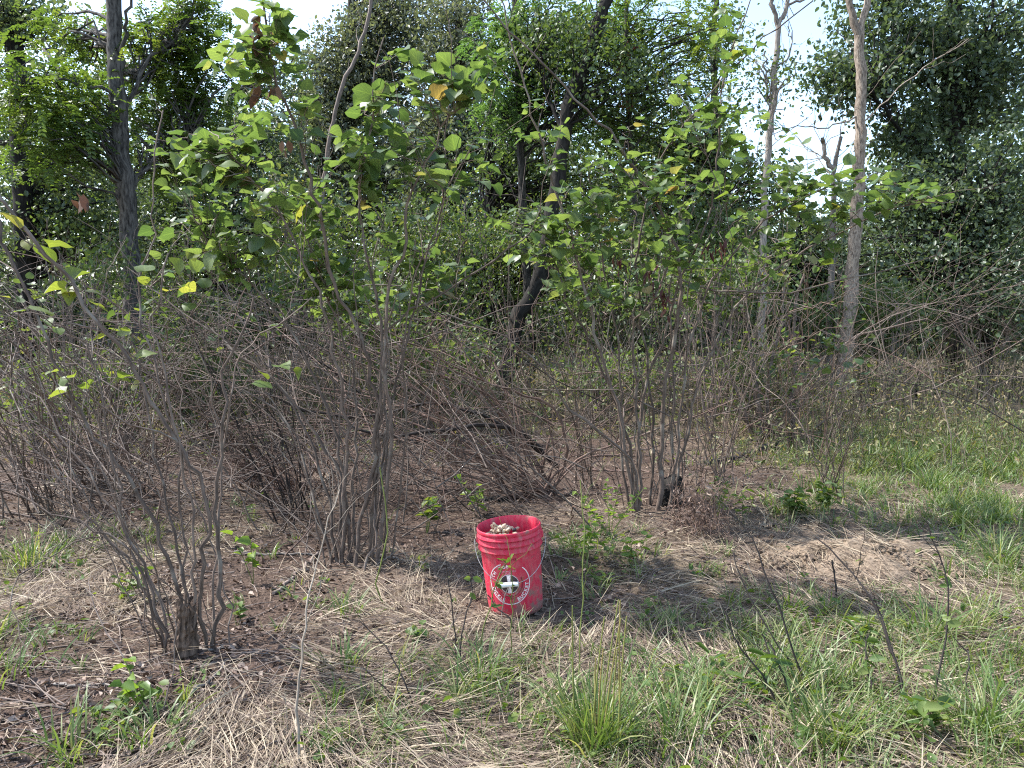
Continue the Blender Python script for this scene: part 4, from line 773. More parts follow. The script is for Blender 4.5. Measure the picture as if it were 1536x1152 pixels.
tree('leaning_tree', 'black leaning trunk rising from the centre of the thicket to the upper right', [([(752, 585), (765, 530), (775, 480), (800, 440), (817, 390), (828, 310), (845, 215), (855, 150), (872, 115), (887, 75), (900, 30), (925, -40), (960, -120)], 26, 16)], 13,
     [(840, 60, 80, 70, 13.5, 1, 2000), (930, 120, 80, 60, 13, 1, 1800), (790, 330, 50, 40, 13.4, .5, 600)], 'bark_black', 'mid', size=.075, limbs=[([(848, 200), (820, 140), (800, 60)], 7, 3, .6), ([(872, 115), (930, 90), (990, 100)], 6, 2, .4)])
tree('pale_tree', 'pale tan bare trunk that forks at the top, right of centre', [([(1262, 640), (1268, 540), (1275, 450), (1283, 360), (1289, 250), (1291, 150), (1289, 55)], 22, 14), ([(1289, 62), (1278, 20), (1270, -40), (1266, -120)], 11, 8), ([(1289, 62), (1299, 15), (1306, -40), (1310, -120)], 10, 7)], 12.5, [], 'bark_pale', twigs=26,
     limbs=[([(1291, 170), (1250, 190), (1200, 190), (1150, 205)], 2.5, 1, -.3), ([(1288, 190), (1330, 150), (1390, 100), (1450, 60)], 2, 1, .3)])
tree('dead_tree', 'thin grey dead trunk with a forked top against the sky', [([(1138, 660), (1142, 480), (1147, 310), (1154, 200), (1163, 110), (1167, 38)], 12, 8), ([(1167, 42), (1158, 5), (1148, -40)], 7, 5), ([(1167, 42), (1180, 8), (1190, -40)], 7, 5)], 12, [(1120, 130, 40, 60, 12, .5, 300), (1180, 130, 30, 60, 12, .5, 200)], 'dead_wood', 'mid', size=.06, twigs=60,
     limbs=[([(1158, 160), (1148, 110), (1147, 75)], 5, 2, 0), ([(1180, 8), (1220, -10), (1270, -40)], 4, 2, 0), ([(1163, 100), (1185, 80), (1183, 40)], 3, 1.5, 0)])
tree('broken_snag', 'short broken grey snag with two stubs showing against the sky gap', [([(1240, 620), (1247, 420), (1250, 300), (1251, 250), (1258, 225), (1264, 206)], 13, 5), ([(1250, 255), (1238, 235), (1234, 206)], 7, 5)], 13, [], 'dead_wood', twigs=40)
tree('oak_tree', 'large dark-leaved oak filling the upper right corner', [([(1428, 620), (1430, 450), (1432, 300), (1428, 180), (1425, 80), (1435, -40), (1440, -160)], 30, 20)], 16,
     [(1330, 60, 80, 70, 16, 1.2, 3600), (1260, 100, 50, 35, 15.5, .8, 800), (1420, 110, 90, 90, 16, 1.3, 4200), (1500, 60, 70, 80, 16, 1.2, 3000), (1300, 130, 60, 40, 15.5, 1, 1300), (1500, 190, 50, 60, 16, 1, 1500), (1370, 220, 80, 60, 16, 1, 2600), (1360, -40, 120, 50, 16, 1.2, 2000), (1500, 260, 60, 30, 15.6, .8, 900)], 'bark_black', 'dark', 'oval', .11,
     limbs=[([(1430, 200), (1460, 150), (1470, 80), (1490, 0)], 10, 4, -.5), ([(1428, 170), (1390, 120), (1350, 40)], 9, 4, .5), ([(1430, 260), (1370, 220), (1310, 140)], 8, 3, -.8)])
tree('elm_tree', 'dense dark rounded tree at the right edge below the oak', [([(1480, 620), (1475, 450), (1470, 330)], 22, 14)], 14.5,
     [(1420, 330, 100, 80, 14.5, 1.2, 5200), (1350, 400, 90, 70, 14, 1., 3200), (1510, 290, 70, 90, 14.5, 1.2, 4200), (1480, 420, 110, 70, 14, 1.2, 4400), (1340, 300, 50, 60, 15, 1, 1700)], 'bark_black', 'dark', 'oval', .085)
tree('grey_tree', 'hazy grey-green tree standing far behind the leafy left clump', [([(520, 600), (520, 350), (525, 100), (530, -60)], 16, 10)], 27,
     [(560, 90, 90, 90, 27, 2, 5200), (500, 170, 70, 90, 27, 2, 4200), (560, 250, 90, 80, 27, 2, 4200), (455, 230, 60, 80, 27, 2, 2600), (600, 20, 60, 50, 27, 2, 1600), (540, 330, 120, 60, 27, 2, 3400)], 'bark_dark', 'grey', 'oval', .13)
tree('grey_tree', 'hazy grey-green tree with a dark straight trunk far behind, left of the leaning trunk', [([(692, 600), (690, 300), (690, 100), (686, -60)], 14, 10)], 25,
     [(680, 60, 60, 80, 25, 2, 3800), (710, 190, 80, 90, 25, 2, 4200), (650, 230, 70, 80, 25, 2, 3200), (700, 320, 100, 60, 25, 2, 3200)], 'bark_dark', 'grey', 'oval', .12)
tree('slender_tree', 'thin bare grey trunk curving up to the right between the far trees', [([(478, 560), (482, 420), (485, 300), (492, 220), (512, 135), (538, 75), (552, 30), (560, -20), (568, -80)], 7, 5)], 14, [], 'twig', twigs=14)
tree('locust_tree', 'bright green feathery-leaved tree at top centre, left of the leaning trunk', [([(800, 600), (790, 400), (780, 200), (775, 60), (770, -60)], 14, 9)], 15,
     [(760, 40, 70, 60, 15, 1, 2600), (830, 90, 80, 70, 15, 1, 2600), (760, 150, 60, 60, 15, 1, 1800), (900, 40, 70, 50, 15, 1, 1800), (880, 170, 80, 50, 15.3, 1, 1600)], 'bark_dark', 'locust', size=.065, pinn=True)
tree('sumac_tree', 'feathery green tree with red seed heads at top, right of the leaning trunk', [([(960, 600), (955, 400), (945, 200), (940, 60), (938, -40)], 9, 6)], 13.5,
     [(960, 60, 70, 60, 13.5, .8, 1600), (1010, 120, 70, 60, 13.5, .8, 1500), (920, 180, 60, 50, 13.5, .8, 1000), (1050, 50, 50, 60, 13.6, .8, 1000)], 'bark_dark', 'pinnate', size=.05, pinn=True)
tree('ash_tree', 'loose mid-green tree between the leaning trunk and the grey dead trunk', [([(1060, 640), (1065, 400), (1075, 200), (1070, 60), (1080, -60)], 14, 8)], 16,
     [(1060, 60, 60, 60, 16, 1, 1500), (1020, 200, 80, 80, 16, 1, 3000), (1090, 280, 80, 60, 16, 1, 2400), (1040, 360, 100, 70, 15.5, 1, 3000), (960, 260, 80, 80, 16, 1, 2600), (1130, 290, 60, 50, 16, 1, 1500)], 'bark_dark', 'mid', 'oval', .085)
tree('maple_tree', 'dense green tree mass behind the centre of the thicket', [([(720, 600), (725, 450), (730, 320)], 18, 10)], 17,
     [(720, 290, 110, 80, 17, 1.2, 4800), (830, 300, 100, 90, 17, 1.2, 4600), (680, 390, 110, 70, 16.5, 1.2, 4000), (850, 410, 110, 60, 16.5, 1., 3600), (780, 200, 80, 60, 17, 1., 2000)], 'bark_dark', 'mid', 'oval', .085)
tree('boxelder_tree', 'dark green tree behind the slim walnut trunk, under the left sky gap', [([(330, 620), (335, 450), (340, 250), (345, 150)], 15, 8)], 16,
     [(330, 230, 70, 60, 16, 1, 2600), (400, 210, 60, 70, 16.5, 1, 2400), (300, 330, 100, 80, 16, 1.2, 4200), (420, 340, 100, 80, 16, 1.2, 4000), (230, 380, 90, 80, 15.5, 1, 3200), (420, 120, 40, 50, 17, .8, 900), (260, 280, 70, 60, 16, 1, 1800)], 'bark_dark', 'dark', 'oval', .085)
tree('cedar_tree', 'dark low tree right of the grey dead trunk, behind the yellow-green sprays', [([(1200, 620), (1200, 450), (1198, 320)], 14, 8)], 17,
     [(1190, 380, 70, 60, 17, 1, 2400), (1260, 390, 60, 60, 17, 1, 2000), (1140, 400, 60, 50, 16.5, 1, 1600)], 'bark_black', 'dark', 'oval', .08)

# bushes of the understorey
BUSH = [('low green bush under the slim walnut trunk', 150, 460, 110, 60, 11.5, 'under', 2600), ('dark bush at the left edge behind the bare stems', 20, 500, 90, 60, 12, 'dark', 2200),
        ('leafy green bush behind the foot of the leafy left clump', 430, 420, 120, 50, 10.5, 'under', 3000), ('small-leaved bush left of the leaning trunk', 640, 460, 90, 55, 12.5, 'under', 2400),
        ('dim green bush right of the leaning trunk', 890, 470, 90, 55, 13, 'under', 2200),
        ('dark bush behind the stems of the leafy right clump', 1010, 460, 90, 60, 12.5, 'dark', 2200), ('green bush at the foot of the grey dead trunk', 1120, 470, 80, 60, 12.5, 'under', 2000),
        ('leafy bush right of the pale trunk', 1345, 455, 80, 40, 13, 'mid', 1800), ('dark bush at the right edge under the elm', 1490, 460, 80, 40, 13.5, 'dark', 2000),
        ('dark bush in the shade left of centre', 560, 500, 100, 50, 13.5, 'dark', 2200), ('dim bush low behind the walnut foot', 280, 500, 100, 55, 13, 'dark', 2400), ('dim bush low under the pale trunk', 1230, 480, 80, 50, 13, 'under', 1800), ('dark bush in the far centre gap', 760, 510, 110, 45, 15, 'dark', 2200)]
BUSH += [('leafy bush at the left edge behind the yellowish leaves', 90, 400, 90, 50, 9.5, 'under', 2400), ('green bush behind the arching reddish shrub', 640, 540, 110, 45, 9.5, 'under', 1500), ('low leafy growth left of the arching reddish shrub', 300, 580, 120, 40, 9.5, 'under', 1400), ('low leafy growth at the left edge of the thicket', 50, 600, 90, 50, 8.5, 'under', 1300),
         ('low weedy bush right of the leafy right clump', 1130, 560, 90, 45, 10, 'under', 1400), ('low weedy bush behind the right clump foot', 930, 560, 90, 40, 10.5, 'under', 1300)]
BUSH += [('green bush behind the stems of the leafy left clump', 520, 470, 110, 50, 9, 'under', 1600), ('green bush low at the far left behind the bare stems', 190, 530, 110, 45, 9, 'under', 1500), ('green bush behind the right half of the leafy right clump', 1070, 420, 100, 50, 9.5, 'under', 1700)]
BUSH += [('tall leafy bush between the two leafy clumps, left of the leaning trunk', 640, 370, 100, 90, 12, 'under', 3000), ('tall leafy bush right of the leaning trunk behind the leafy right clump', 920, 370, 100, 90, 13.6, 'under', 3000), ('tall leafy bush left of the grey dead trunk', 1075, 370, 70, 80, 13.4, 'under', 2000),
         ('tall leafy bush behind the leafy left clump', 470, 370, 100, 90, 13, 'under', 2800), ('tall leafy bush just right of the walnut trunk', 300, 400, 80, 70, 13.2, 'under', 2000), ('tall leafy bush between the two left trunks', 110, 370, 60, 80, 13.4, 'under', 1800), ('tall leafy bush behind the leaning trunk', 770, 330, 80, 80, 15.5, 'under', 2400)]
for lab, px, py, rx, ry, Y, lm, n in BUSH:
    b = at(px, py, Y); b[2] = float(G(b[0], b[1])); t = thing('bush', lab, 'bush', b, 'understorey bushes'); top = at(px, py - ry, Y)
    tips = np.array([at(px + rx * (rng.random() * 2 - 1), py - ry * .6 * rng.random(), Y + rng.normal() * .3) for _ in range(9)]); P = fan(b - [0, 0, .03], tips, .2, 10); mb = MB(); tubes(mb, P, np.linspace(.014, .004, 10)[None].repeat(9, 0), 5)
    tw = MB(); mb2 = MB(); crown_leaves(mb2, [(px, py, rx, ry, Y, .8, n)], 'oval', .065, trunk_pts=P.reshape(-1, 3), tw=mb); mb.obj('stems', M['twig'], t, kind='stuff'); mb2.obj('foliage', M[lm], t, kind='stuff')

# far wood
def far_wood():
    mb = MB(); n = 130000; a = (rng.random(n) * 2 - 1) * R(58); d = 30 + 14 * rng.random(n); x = np.sin(a) * d; y = np.cos(a) * d
    top = 5.2 + 3.2 * vnoise(a * 14, 0 * a, 1, 31) + 1.5 * vnoise(a * 50, 0 * a, 1, 32); pa = CX + F * np.tan(a)
    top = top + 2.6; top = np.where((pa > 1090) & (pa < 1330), top - 4., top); top = np.where((pa > 270) & (pa < 480), top - 1.2, top)
    z = G(x, y) + top * rng.random(n) ** 1.25; z[:40000] = G(x[:40000], y[:40000]) + 2.6 * rng.random(40000); cl = np.repeat(rng.normal(size=(n // 20 + 1, 3)) * .5, 20, 0)[:n]
    P = np.stack([x, y, z], -1) + rng.normal(size=(n, 3)) * .3; leaves(mb, 'oval', P, frames(rdir(n, -.3), rdir(n, .8)), .22 + .22 * rng.random(n), rng.random(n))
    mb.obj('distant_wood', M['dark'], kind='stuff')
    # the wood goes on to the left and right of the view and above it (outside the frame)
far_wood()

# ---------------------------------------------------------------- fallen wood, stump
def log(name, label, cat, pts, w0, w1, mat, Y0=None, Y1=None, lift=.0, k=10):
    P0 = []
    for i, (x, y) in enumerate(pts):
        if Y0 is None: p = gp(x, y); p[2] += lift
        else: p = at(x, y, Y0 + (Y1 - Y0) * i / (len(pts) - 1))
        P0.append(p)
    P = smooth_path(np.array(P0), 16); P += rng.normal(size=P.shape) * .006; r_ = np.array([.5 * (w0 + (w1 - w0) * i / 15) * P[i, 1] / F for i in range(16)])
    if Y0 is None: P[:, 2] = np.maximum(P[:, 2], G(P[:, 0], P[:, 1])) + r_ * .6
    mb = MB(); tubes(mb, P, r_, k, wob=.16, cap=True); return tag(mb.obj(name, M[mat]), label, cat)
log('fallen_log', 'dark rotting log lying across the grass at the far right edge of the wood', 'log', [(1315, 598), (1350, 598), (1385, 602), (1412, 606)], 12, 9, 'bark_black', lift=.1)
log('fallen_log', 'dark log lying at the foot of the dull brown shrub on the right', 'log', [(1060, 698), (1100, 692), (1135, 680), (1165, 672)], 10, 13, 'bark_dark')
log('fallen_branch', 'black fallen branch arching low over the ground through the arching reddish shrub', 'branch', [(835, 700), (812, 677), (790, 655), (762, 641), (725, 637), (695, 641), (639, 647), (585, 654), (520, 640)], 8, 4, 'black_stem', 6.6, 5.9)
log('fallen_branch', 'black fallen branch leaning higher and parallel above the other in the thicket', 'branch', [(812, 682), (772, 650), (725, 624), (645, 604), (560, 625), (470, 620), (400, 590)], 6, 3, 'black_stem', 6.7, 6.1)
log('fallen_branch', 'short dark rotten branch on the bare soil just behind the bucket', 'branch', [(715, 752), (745, 752), (775, 748), (802, 742)], 9, 7, 'bark_dark')
def stump():
    b = gp(272, 990); Y = b[1]; mb = MB(); a = np.linspace(0, 2 * np.pi, 22, endpoint=False); hs = np.linspace(0, 1, 14); V = []; C2 = []
    for i, h in enumerate(hs):
        r_ = .036 * (1.3 - .4 * h + .12 * np.sin(a * 3 + 1) + .10 * np.sin(a * 7 + 2 + h)) + .006 * rng.normal(size=22); zt = h * (.245 + .02 * np.sin(a * 2) - .05 * (np.cos(a - 2.2) > .6))
        V.append(np.stack([b[0] + .012 * h + r_ * np.cos(a), b[1] + .03 + r_ * np.sin(a) * .9, b[2] - .02 + zt], -1)); C2.append(np.stack([.05 * np.cos(a), .05 * np.sin(a), np.full(22, h * .25)], -1))
    V.append(np.repeat(np.array([[b[0] + .012, b[1] + .03, b[2] + .19]]), 22, 0)); C2.append(np.zeros((22, 3))); V = np.array(V); n, k = 15, 22
    i = np.arange(n - 1)[:, None] * k; j = np.arange(k)[None]; j2 = (j + 1) % k; mb.add(V, q=np.stack([i + j, i + j2, i + k + j2, i + k + j], -1).reshape(-1, 4), c=np.array(C2))
    tag(mb.obj('tree_stump', M['rotten'], smooth=False), 'short rotten brown stump standing among the stems of the near left clump', 'stump')
stump()
STICKS = [('long pale stick lying on the soil below the near left clump', [(82, 1027), (130, 1030), (200, 1029)], 5, 3, 'dead_wood'), ('long grey stick lying diagonally up from the bottom edge at left', [(195, 1152), (235, 1090), (290, 1040), (340, 1000)], 8, 4, 'dead_wood'),
          ('short pale chip of wood right beside the stump', [(283, 973), (310, 976), (336, 974)], 6, 5, 'dead_wood'), ('pale split stick in front of the stump', [(294, 1004), (310, 1000), (325, 995)], 6, 4, 'dead_wood'),
          ('pale stick lying flat behind the small seedling at left', [(350, 829), (400, 834), (470, 833)], 5, 3, 'dead_wood'), ('grey stick lying in the dark soil left of the leafy left clump', [(412, 892), (440, 868), (478, 830)], 6, 4, 'twig'),
          ('pale stick lying just in front of the leafy left clump', [(560, 833), (590, 840), (640, 846)], 5, 3, 'dead_wood'), ('brown twig lying at the left edge', [(0, 1085), (35, 1075), (68, 1062)], 4, 2, 'twig'),
          ('thin brown stick across the grass in the right foreground', [(1250, 1003), (1320, 1014), (1420, 1022)], 4, 2, 'twig'), ('pale dry stick in the grass at right', [(1365, 1005), (1430, 1030), (1500, 1050)], 4, 3, 'dead_wood'),
          ('brown stick lying on the litter behind the bucket at right', [(880, 707), (920, 708), (975, 709)], 5, 3, 'red_stem')]
for lab, pts, w0, w1, m_ in STICKS: o = log('stick', lab, 'stick', pts, w0, w1, m_, k=6); o['group'] = 'sticks on the ground'
# long slender stems standing or leaning in the foreground
def stalk(name, label, cat, pts, w0, w1, Yd, mat, group, leafy=0, leafm='weed', lsize=.03, tw=0):
    b = gp(*pts[0]); P = trace(pts, b[1], b[1] + Yd, jit=.003); r_ = np.linspace(w0, w1, len(P)) * .45 * b[1] / F; t = thing(name, label, cat, b, group); mb = MB(); tubes(mb, P, r_, 6)
    mb.obj('stem', M[mat], t)
    if tw: mb = MB(); Q, q_ = side_twigs([P], [r_], tw, .05, .28, .3, .4); tubes(mb, Q, np.maximum(q_, .0008), 4); mb.obj('twigs', M[mat], t, kind='stuff')
    if leafy:
        i = rng.integers(len(P) // 2, len(P), leafy); Q = P[i] + rng.normal(size=(leafy, 3)) * .006
        for a_, H_, N2 in zip(Q, rdir(leafy, .1, .6), rdir(leafy, 1.2)):
            mb = MB(); leaves(mb, 'oval', a_[None], frames(H_[None], N2[None]), np.array([lsize * (.6 + .8 * rng.random())]), rng.random(1)); mb.obj('leaf', M[leafm], t)
    return t
stalk('sapling', 'pale thin sapling stem rising from the bottom edge left of centre, knotted and bare', 'sapling', [(448, 1150), (446, 1100), (447, 1050), (453, 1000), (456, 950), (462, 900), (475, 850), (484, 815), (492, 780), (512, 735)], 6, 1.6, .2, 'pale_stem', None, tw=12)
G_ = 'dark weed stalks in the right foreground'
for lab, pts, w0, w1, yd in [('tallest dark weed stalk leaning far left in the right foreground', [(1224, 1045), (1200, 1000), (1178, 940), (1160, 890), (1140, 840), (1125, 800), (1095, 770)], 4, 2.5, .2),
                             ('dark weed stalk with a sharp bend, leftmost of the right foreground', [(1182, 1092), (1165, 1060), (1152, 1030), (1125, 990), (1105, 960), (1088, 925), (1082, 905)], 4, 2.5, .1),
                             ('straight dark weed stub between the bent stalk and the tallest one', [(1199, 1075), (1185, 1040), (1170, 1000), (1155, 965)], 4.5, 3.5, .1),
                             ('thin brown weed stub beside the straight dark one', [(1180, 1045), (1165, 1010), (1152, 975), (1144, 950)], 3.5, 2.5, .1),
                             ('thin branched weed stalk with a drooping top left of the tallest one', [(1200, 1030), (1180, 990), (1150, 940), (1125, 895), (1105, 850), (1098, 825)], 3, 2, .2),
                             ('long dark weed stalk curving left over the soil mound', [(1360, 1070), (1352, 1020), (1338, 970), (1320, 925), (1300, 885), (1265, 845), (1222, 805)], 4.5, 2.5, .3),
                             ('second dark stalk close beside the one curving over the soil mound', [(1356, 1060), (1345, 1000), (1330, 960), (1315, 920), (1308, 900)], 3.5, 2.5, .2),
                             ('short dark weed stub with a green sprig, left of the stalk over the mound', [(1315, 1062), (1305, 1020), (1298, 985), (1299, 950)], 3.5, 2.5, .1),
                             ('dark upright weed stalk with a small leafy collar at far right', [(1390, 1075), (1405, 1025), (1415, 975), (1421, 925), (1422, 885), (1410, 840), (1392, 780)], 4, 2, .2),
                             ('short dark weed stub at the right, bent and bare', [(1446, 1070), (1450, 1030), (1453, 1000), (1450, 975)], 3.5, 2.5, .1),
                             ('thin weed stub in the mown straw below the soil mound', [(1256, 900), (1253, 870), (1248, 840)], 3.5, 2.5, .05)]:
    stalk('weed_stalk', lab, 'weed', pts, w0, w1, yd, 'black_stem', G_, 9 if ('sprig' in lab or 'collar' in lab) else 0, lsize=.04, tw=3)
G_ = 'thin stems around the bucket'
for lab, pts, w0, w1, yd, m_, lf in [('brown bare weed stem left of the bucket, bent at its tip', [(690, 1010), (692, 960), (700, 920), (708, 890), (705, 870)], 3.5, 2, .1, 'black_stem', 3), ('green-leaved weed stem standing in front of the bucket', [(717, 990), (725, 950), (735, 905), (745, 870), (755, 850), (762, 845)], 3, 2, .15, 'weedstem', 14),
                                     ('thin green stem standing straight before the middle of the bucket', [(765, 990), (767, 930), (768, 880), (768, 850)], 2.5, 1.8, .1, 'weedstem', 4), ('dark stick leaning left at the foot of the bucket', [(785, 952), (765, 930), (745, 910), (732, 892)], 3.5, 2, .1, 'black_stem', 0),
                                     ('pale grass stalk leaning right before the bucket', [(751, 935), (757, 900), (768, 870), (778, 850), (787, 836)], 2, 1.5, .1, 'dead_wood', 0), ('dark thin weed stem well left of the bucket', [(686, 1000), (680, 930), (675, 890), (668, 850)], 3, 2, .1, 'black_stem', 2),
                                     ('slender green stem right of the bucket, longest of all', [(866, 1040), (868, 990), (872, 930), (876, 880), (876, 830), (874, 780), (873, 720)], 3, 2, .2, 'weedstem', 0), ('pale bent stem right of the bucket falling to the right', [(878, 845), (900, 860), (940, 885), (985, 905), (1010, 900)], 2.5, 1.5, .0, 'dead_wood', 0),
                                     ('yellow-green vine stem hanging left of the leafy left clump foot', [(585, 910), (568, 890), (567, 860), (578, 820), (580, 780), (572, 700)], 3, 2, .1, 'weedstem', 0), ('brown arching weed stem in the straw left of the bucket', [(625, 1062), (610, 1030), (590, 985), (560, 950), (540, 930)], 3, 1.8, .1, 'black_stem', 0),
                                     ('short dark twig leaning in the straw at bottom centre-left', [(640, 1065), (600, 1050), (575, 1030), (545, 1000)], 3, 1.8, .05, 'black_stem', 0), ('thin brown sprig left of the slanting grey stick', [(208, 1050), (195, 1010), (175, 970), (150, 930), (130, 870)], 3, 1.6, .2, 'twig', 2), ('leafless brown sprig before the stump', [(243, 1080), (250, 1040), (262, 1000), (263, 940), (255, 900)], 2.5, 1.6, .1, 'twig', 0)]:
    if 'weedstem' not in M: M['weedstem'] = mat_bark('green_weed_stem', (.07, .09, .02), (.16, .18, .05), 90, 10, .1, .7)
    stalk('slender_weed', lab, 'weed', pts, w0, w1, yd, m_, G_, lf, lsize=.035, tw=2)

# ---------------------------------------------------------------- tussocks and seedlings
def tussock(label, px, py, n, l0, l1, wd, lean=.5, bend=1.0, reeds=0, r_=.05):
    b = gp(px, py); P = b + np.stack([rng.normal(size=n) * r_, rng.normal(size=n) * r_, np.zeros(n)], -1); P[:, 2] = G(P[:, 0], P[:, 1]) - .01; az = np.arctan2(P[:, 1] - b[1], P[:, 0] - b[0]) + rng.normal(size=n) * .7
    mb = MB(); blades(mb, P, az, l0 + (l1 - l0) * rng.random(n), wd * (.7 + .6 * rng.random(n)), lean * rng.random(n), bend * (.4 + rng.random(n)), rng.random(n) * .99, 6)
    t = thing('grass_tussock', label, 'grass tuft', b, 'grass tussocks'); mb.obj('blades', M['grass'], t, kind='stuff')
    for i in range(reeds):
        q = b + np.array([rng.normal() * .035, rng.normal() * .03, -.01]); h = .28 + .27 * rng.random(); d = np.array([rng.normal() * .06 + .03, rng.normal() * .04, 1]); s = np.linspace(0, h, 6)[:, None]; mb = MB(); tubes(mb, q + d * s + np.array([[.02 * (a / h) ** 2, 0, 0] for a in s[:, 0]]), np.linspace(.0034, .002, 6), 5, cap=True)
        c = np.concatenate(mb.c); c[:, 2] = rng.random(); mb.c = [c]; mb.obj('reed', M['reed'], t)
    return t
tussock('tall grass tussock with cut reed stems at the bottom edge below the bucket', 895, 1130, 240, .10, .33, .0055, .5, .9, 9, .045)
for lab, px, py, n, l0, l1 in [('lush green tussock at the right edge of the clearing', 1430, 690, 170, .25, .5), ('tall pale green tussock behind the lush one', 1460, 660, 150, .2, .45), ('green tussock at the right edge level with the lush one', 1520, 700, 150, .2, .45), ('low spreading tussock before the lush one', 1400, 735, 110, .15, .35), ('green tussock beside the lush one, nearer the soil mound', 1360, 705, 90, .2, .4), ('wide flopped tussock in the lower right corner', 1480, 1110, 120, .15, .36), ('arching green tussock below the bent weed stalk', 1250, 1120, 110, .12, .3),
                              ('small green tussock on the bare soil at bottom left', 235, 1110, 60, .08, .22), ('spiky little tussock near the bottom left corner', 110, 1130, 45, .1, .22), ('small tussock straight below the bucket', 715, 1030, 70, .1, .26), ('thin tussock in the straw left of the bucket', 520, 925, 36, .08, .2), ('small tussock right of the pale sapling stem', 515, 1005, 40, .08, .2),
                              ('green tussock below the soil mound', 1395, 960, 80, .15, .32), ('short bright tussock left of the soil mound', 1180, 915, 50, .08, .2), ('grassy tuft at the left edge of the clearing', 40, 850, 70, .15, .35), ('straggling tuft at the bottom right of the reeds', 1010, 1125, 80, .15, .34), ('green tuft at the right edge beside the mound', 1500, 850, 80, .15, .36), ('pale grass tuft at the left edge', 12, 1010, 50, .1, .25)]:
    tussock(lab, px, py, n, l0, l1, .006, .6, 1.3)
def seedling(label, px, py, h, nst, nl, ls, tpl='oval', mat='weed', spreadx=.06):
    b = gp(px, py); t = thing('seedling', label, 'seedling', b, 'leafy seedlings'); mb = MB(); tips = b + np.stack([rng.normal(size=nst) * spreadx, rng.normal(size=nst) * spreadx, h * (.6 + .5 * rng.random(nst))], -1); P = fan(b - [0, 0, .01], tips, .15, 7, .004); tubes(mb, P, np.linspace(.0028, .0012, 7)[None].repeat(nst, 0), 5); mb.obj('stems', M['weedstem'], t)
    for p in P:
        for j in range(nl):
            f = 6 * (.35 + .65 * (j + 1) / nl) - .001; i = int(f); q = p[i] + (p[i + 1] - p[i]) * (f - i); a = j * 2.4 + rng.random(); H_ = nrm(np.array([math.cos(a), math.sin(a), .25 + .3 * rng.normal()])); N2 = nrm(np.array([0, 0, 1.]) + rng.normal(size=3) * .55)
            m2 = MB(); leaves(m2, tpl, q[None], frames(H_[None], N2[None]), np.array([ls * (.7 + .6 * rng.random())]), rng.random(1), fold=.25, droop=.2); m2.obj('leaf', M[mat], t)
for a in [('leafy seedling on the dark soil right of the near left clump', 380, 880, .28, 3, 5, .06, 'wide', 'lime'), ('small round-leaved seedling right of the stump', 355, 940, .10, 2, 4, .05, 'wide'), ('compound-leaved pale green seedling on the soil at bottom left', 215, 1065, .12, 3, 6, .045, 'wide', 'lime'), ('low dark sprig beside the pale green seedling at bottom left', 170, 1075, .06, 5, 5, .035, 'wide'),
          ('round-leaved plant behind the bucket to its left', 640, 800, .24, 4, 5, .065, 'wide'), ('tall leafy seedling directly behind the left rim of the bucket', 715, 775, .28, 3, 5, .065, 'wide', 'lime'), ('bright green leafy seedlings right behind the bucket', 915, 805, .36, 8, 8, .045, 'oval', 'lime', .13), ('lime-green seedling right of the bucket', 880, 840, .24, 5, 7, .045, 'oval', 'lime', .1), ('small seedling cluster further right of the bucket', 945, 850, .24, 5, 7, .045, 'oval', 'lime', .1),
          ('bright leafy shoot under the leafy right clump', 1115, 790, .28, 3, 9, .055, 'narrow', 'lime'), ('pale green bushy shoot beside the dark weed stalk tops', 1075, 780, .3, 5, 9, .045, 'narrow'), ('low bushy green plant at the end of the litter, right', 1190, 775, .2, 9, 9, .06, 'oval'), ('low bushy green plant with a white flower head', 1235, 765, .18, 7, 8, .06, 'oval'), ('yellow-green two-leaved sprout in the straw below the bucket at left', 632, 965, .06, 2, 4, .05, 'wide'),
          ('weedy sprig in the grass below the soil mound', 1310, 980, .16, 3, 7, .06, 'narrow'), ('leafy weed at the bottom right, broad leaves', 1390, 1115, .14, 3, 6, .06, 'oval'), ('small sprout in front of the bucket at right', 905, 880, .1, 3, 6, .04, 'narrow'), ('leafy weed among the near right grass', 1120, 1060, .18, 4, 7, .06, 'narrow'), ('sprig of green leaves low on the left soil', 190, 900, .14, 4, 6, .05, 'oval')]: seedling(*a)
# ---------------------------------------------------------------- seed pods and seed heads that hang in the crowns
def find(label_bit):
    return next(o for o in bpy.data.objects if o.parent is None and label_bit in o.get('label', ''))
M['pod'] = mat_leaf('seed_pod', [(0, (.06, .018, .018)), (.6, (.11, .035, .03)), (1, (.17, .07, .05))], .2, (1.3, 1, .9), .6, False)
M['sumac'] = mat_leaf('sumac_seed', [(0, (.16, .04, .03)), (1, (.3, .09, .06))], .1, (1, 1, 1), .8, False)
M['browned'] = mat_leaf('browned_leaf', [(0, (.09, .045, .03)), (1, (.2, .11, .06))], .25, (1.2, 1, .8), .7, False)
def hang(root, name, px, py, Y, n, size, spr, tpl, mat, down=1.5):
    c = at(px, py, Y); P = c + rng.normal(size=(n, 3)) * spr; H_ = nrm(rng.normal(size=(n, 3)) * .5 + [0, 0, -down]); mb = MB(); leaves(mb, tpl, P, frames(H_, rdir(n)), size * (.7 + .6 * rng.random(n)), rng.random(n)); mb.obj(name, M[mat], root, kind='stuff' if n > 4 else None)
rc = find('leafy redbud clump behind the bucket'); rb = find('tall leafy redbud clump'); ra = find('grey many-stemmed'); st_ = find('red seed heads')
for px, py in ((978, 405), (985, 425), (995, 440), (1000, 455), (1075, 365), (1062, 372), (930, 395)): hang(rc, 'seed_pods', px, py, YC - .2, 7, .07, (.025, .03, .03), 'narrow', 'pod')
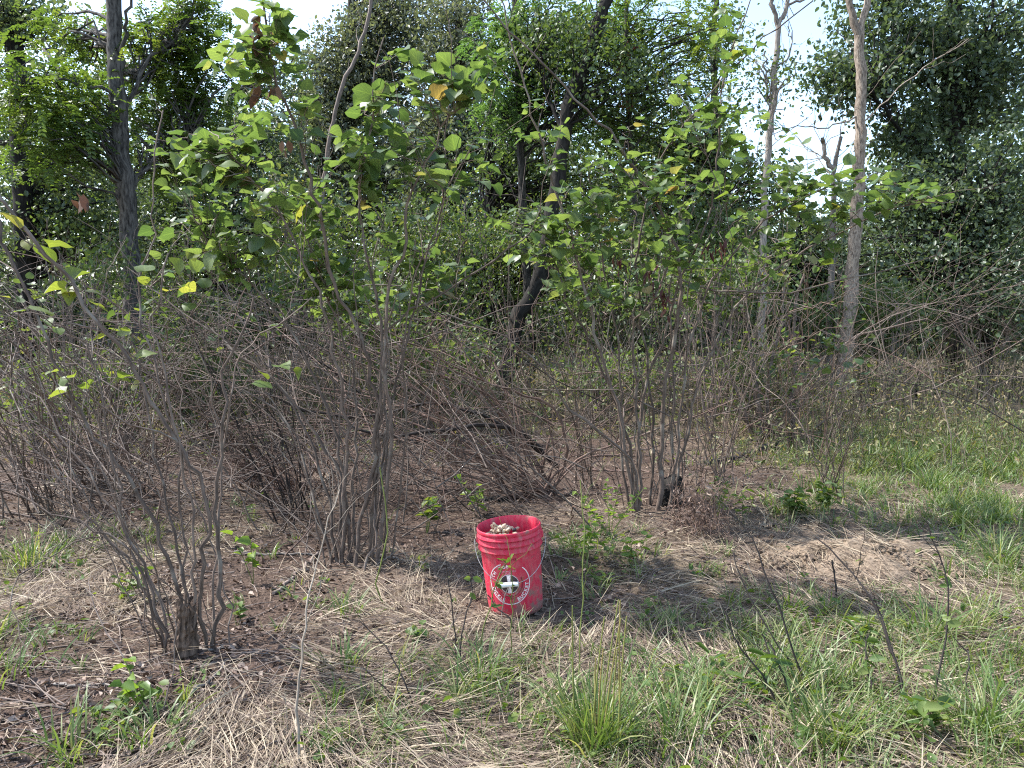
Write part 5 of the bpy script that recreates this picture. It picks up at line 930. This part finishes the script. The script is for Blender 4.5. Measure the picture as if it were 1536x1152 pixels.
for px, py in ((385, 25), (388, 45), (383, 60), (408, 130), (390, 135), (425, 215), (378, 50)): hang(rb, 'withered_leaf', px, py, YB - .4, 3, .075, (.015, .015, .015), 'oval', 'browned')
for px, py in ((122, 292), (118, 300)): hang(ra, 'withered_leaf', px, py, YA, 3, .06, (.01, .01, .01), 'oval', 'browned')
for px, py in ((935, 95), (945, 75), (937, 150), (930, 105)): hang(st_, 'seed_head', px, py, 13.2, 60, .045, (.05, .05, .08), 'oval', 'sumac', .3)

# ---------------------------------------------------------------- dry bundle and burnt stump at the foot of the right clump
b = gp(1048, 800); t = thing('dead_weed', 'bundle of dry reddish-brown dead stems right of the leafy right clump', 'dead plant', b); mb = MB()
tips = tipset(120, 1000, 1100, 690, 795, b[1] - .35, b[1] + .35); tips[:, 2] = np.maximum(tips[:, 2], G(tips[:, 0], tips[:, 1]) + .05); o_ = b + rng.normal(size=(120, 3)) * [.13, .12, 0] - [0, 0, .02]
P = fan(o_, tips, .2, 8, .012); tubes(mb, P, (.0012 + .0014 * rng.random((120, 1))) * np.linspace(1, .5, 8)[None], 4); mb.obj('stems', M['red_stem'], t, kind='stuff')
mb = MB(); i = rng.integers(3, 8, 500); k = rng.integers(0, 120, 500); leaves(mb, 'narrow', P[k, i] + rng.normal(size=(500, 3)) * .012, frames(rdir(500, -.4), rdir(500, .5)), .02 + .035 * rng.random(500), rng.random(500)); mb.obj('dead_leaves', M['litter'], t, kind='stuff')
def black_stump():
    b = gp(1003, 757); a = np.linspace(0, 2 * np.pi, 18, endpoint=False); V = []; C2 = []
    for h in np.linspace(0, 1, 10):
        r_ = .085 * (1.2 - .35 * h + .12 * np.sin(a * 3 + 2) + .08 * np.sin(a * 6 + h * 2)) + .006 * rng.normal(size=18); zt = h * (.20 + .05 * np.sin(a + 1)); V.append(np.stack([b[0] + r_ * np.cos(a), b[1] + r_ * np.sin(a), b[2] - .02 + zt], -1)); C2.append(np.stack([.08 * np.cos(a), .08 * np.sin(a), np.full(18, h * .2)], -1))
    V.append(np.repeat((V[-1].mean(0) - [0, 0, .04])[None], 18, 0)); C2.append(np.zeros((18, 3))); i = np.arange(10)[:, None] * 18; j = np.arange(18)[None]; j2 = (j + 1) % 18
    tag(MB().add(np.array(V), q=np.stack([i + j, i + j2, i + 18 + j2, i + 18 + j], -1).reshape(-1, 4), c=np.array(C2)).obj('tree_stump', M['bark_black'], smooth=False), 'low blackened stump tucked among the stems of the leafy right clump', 'stump')
black_stump()
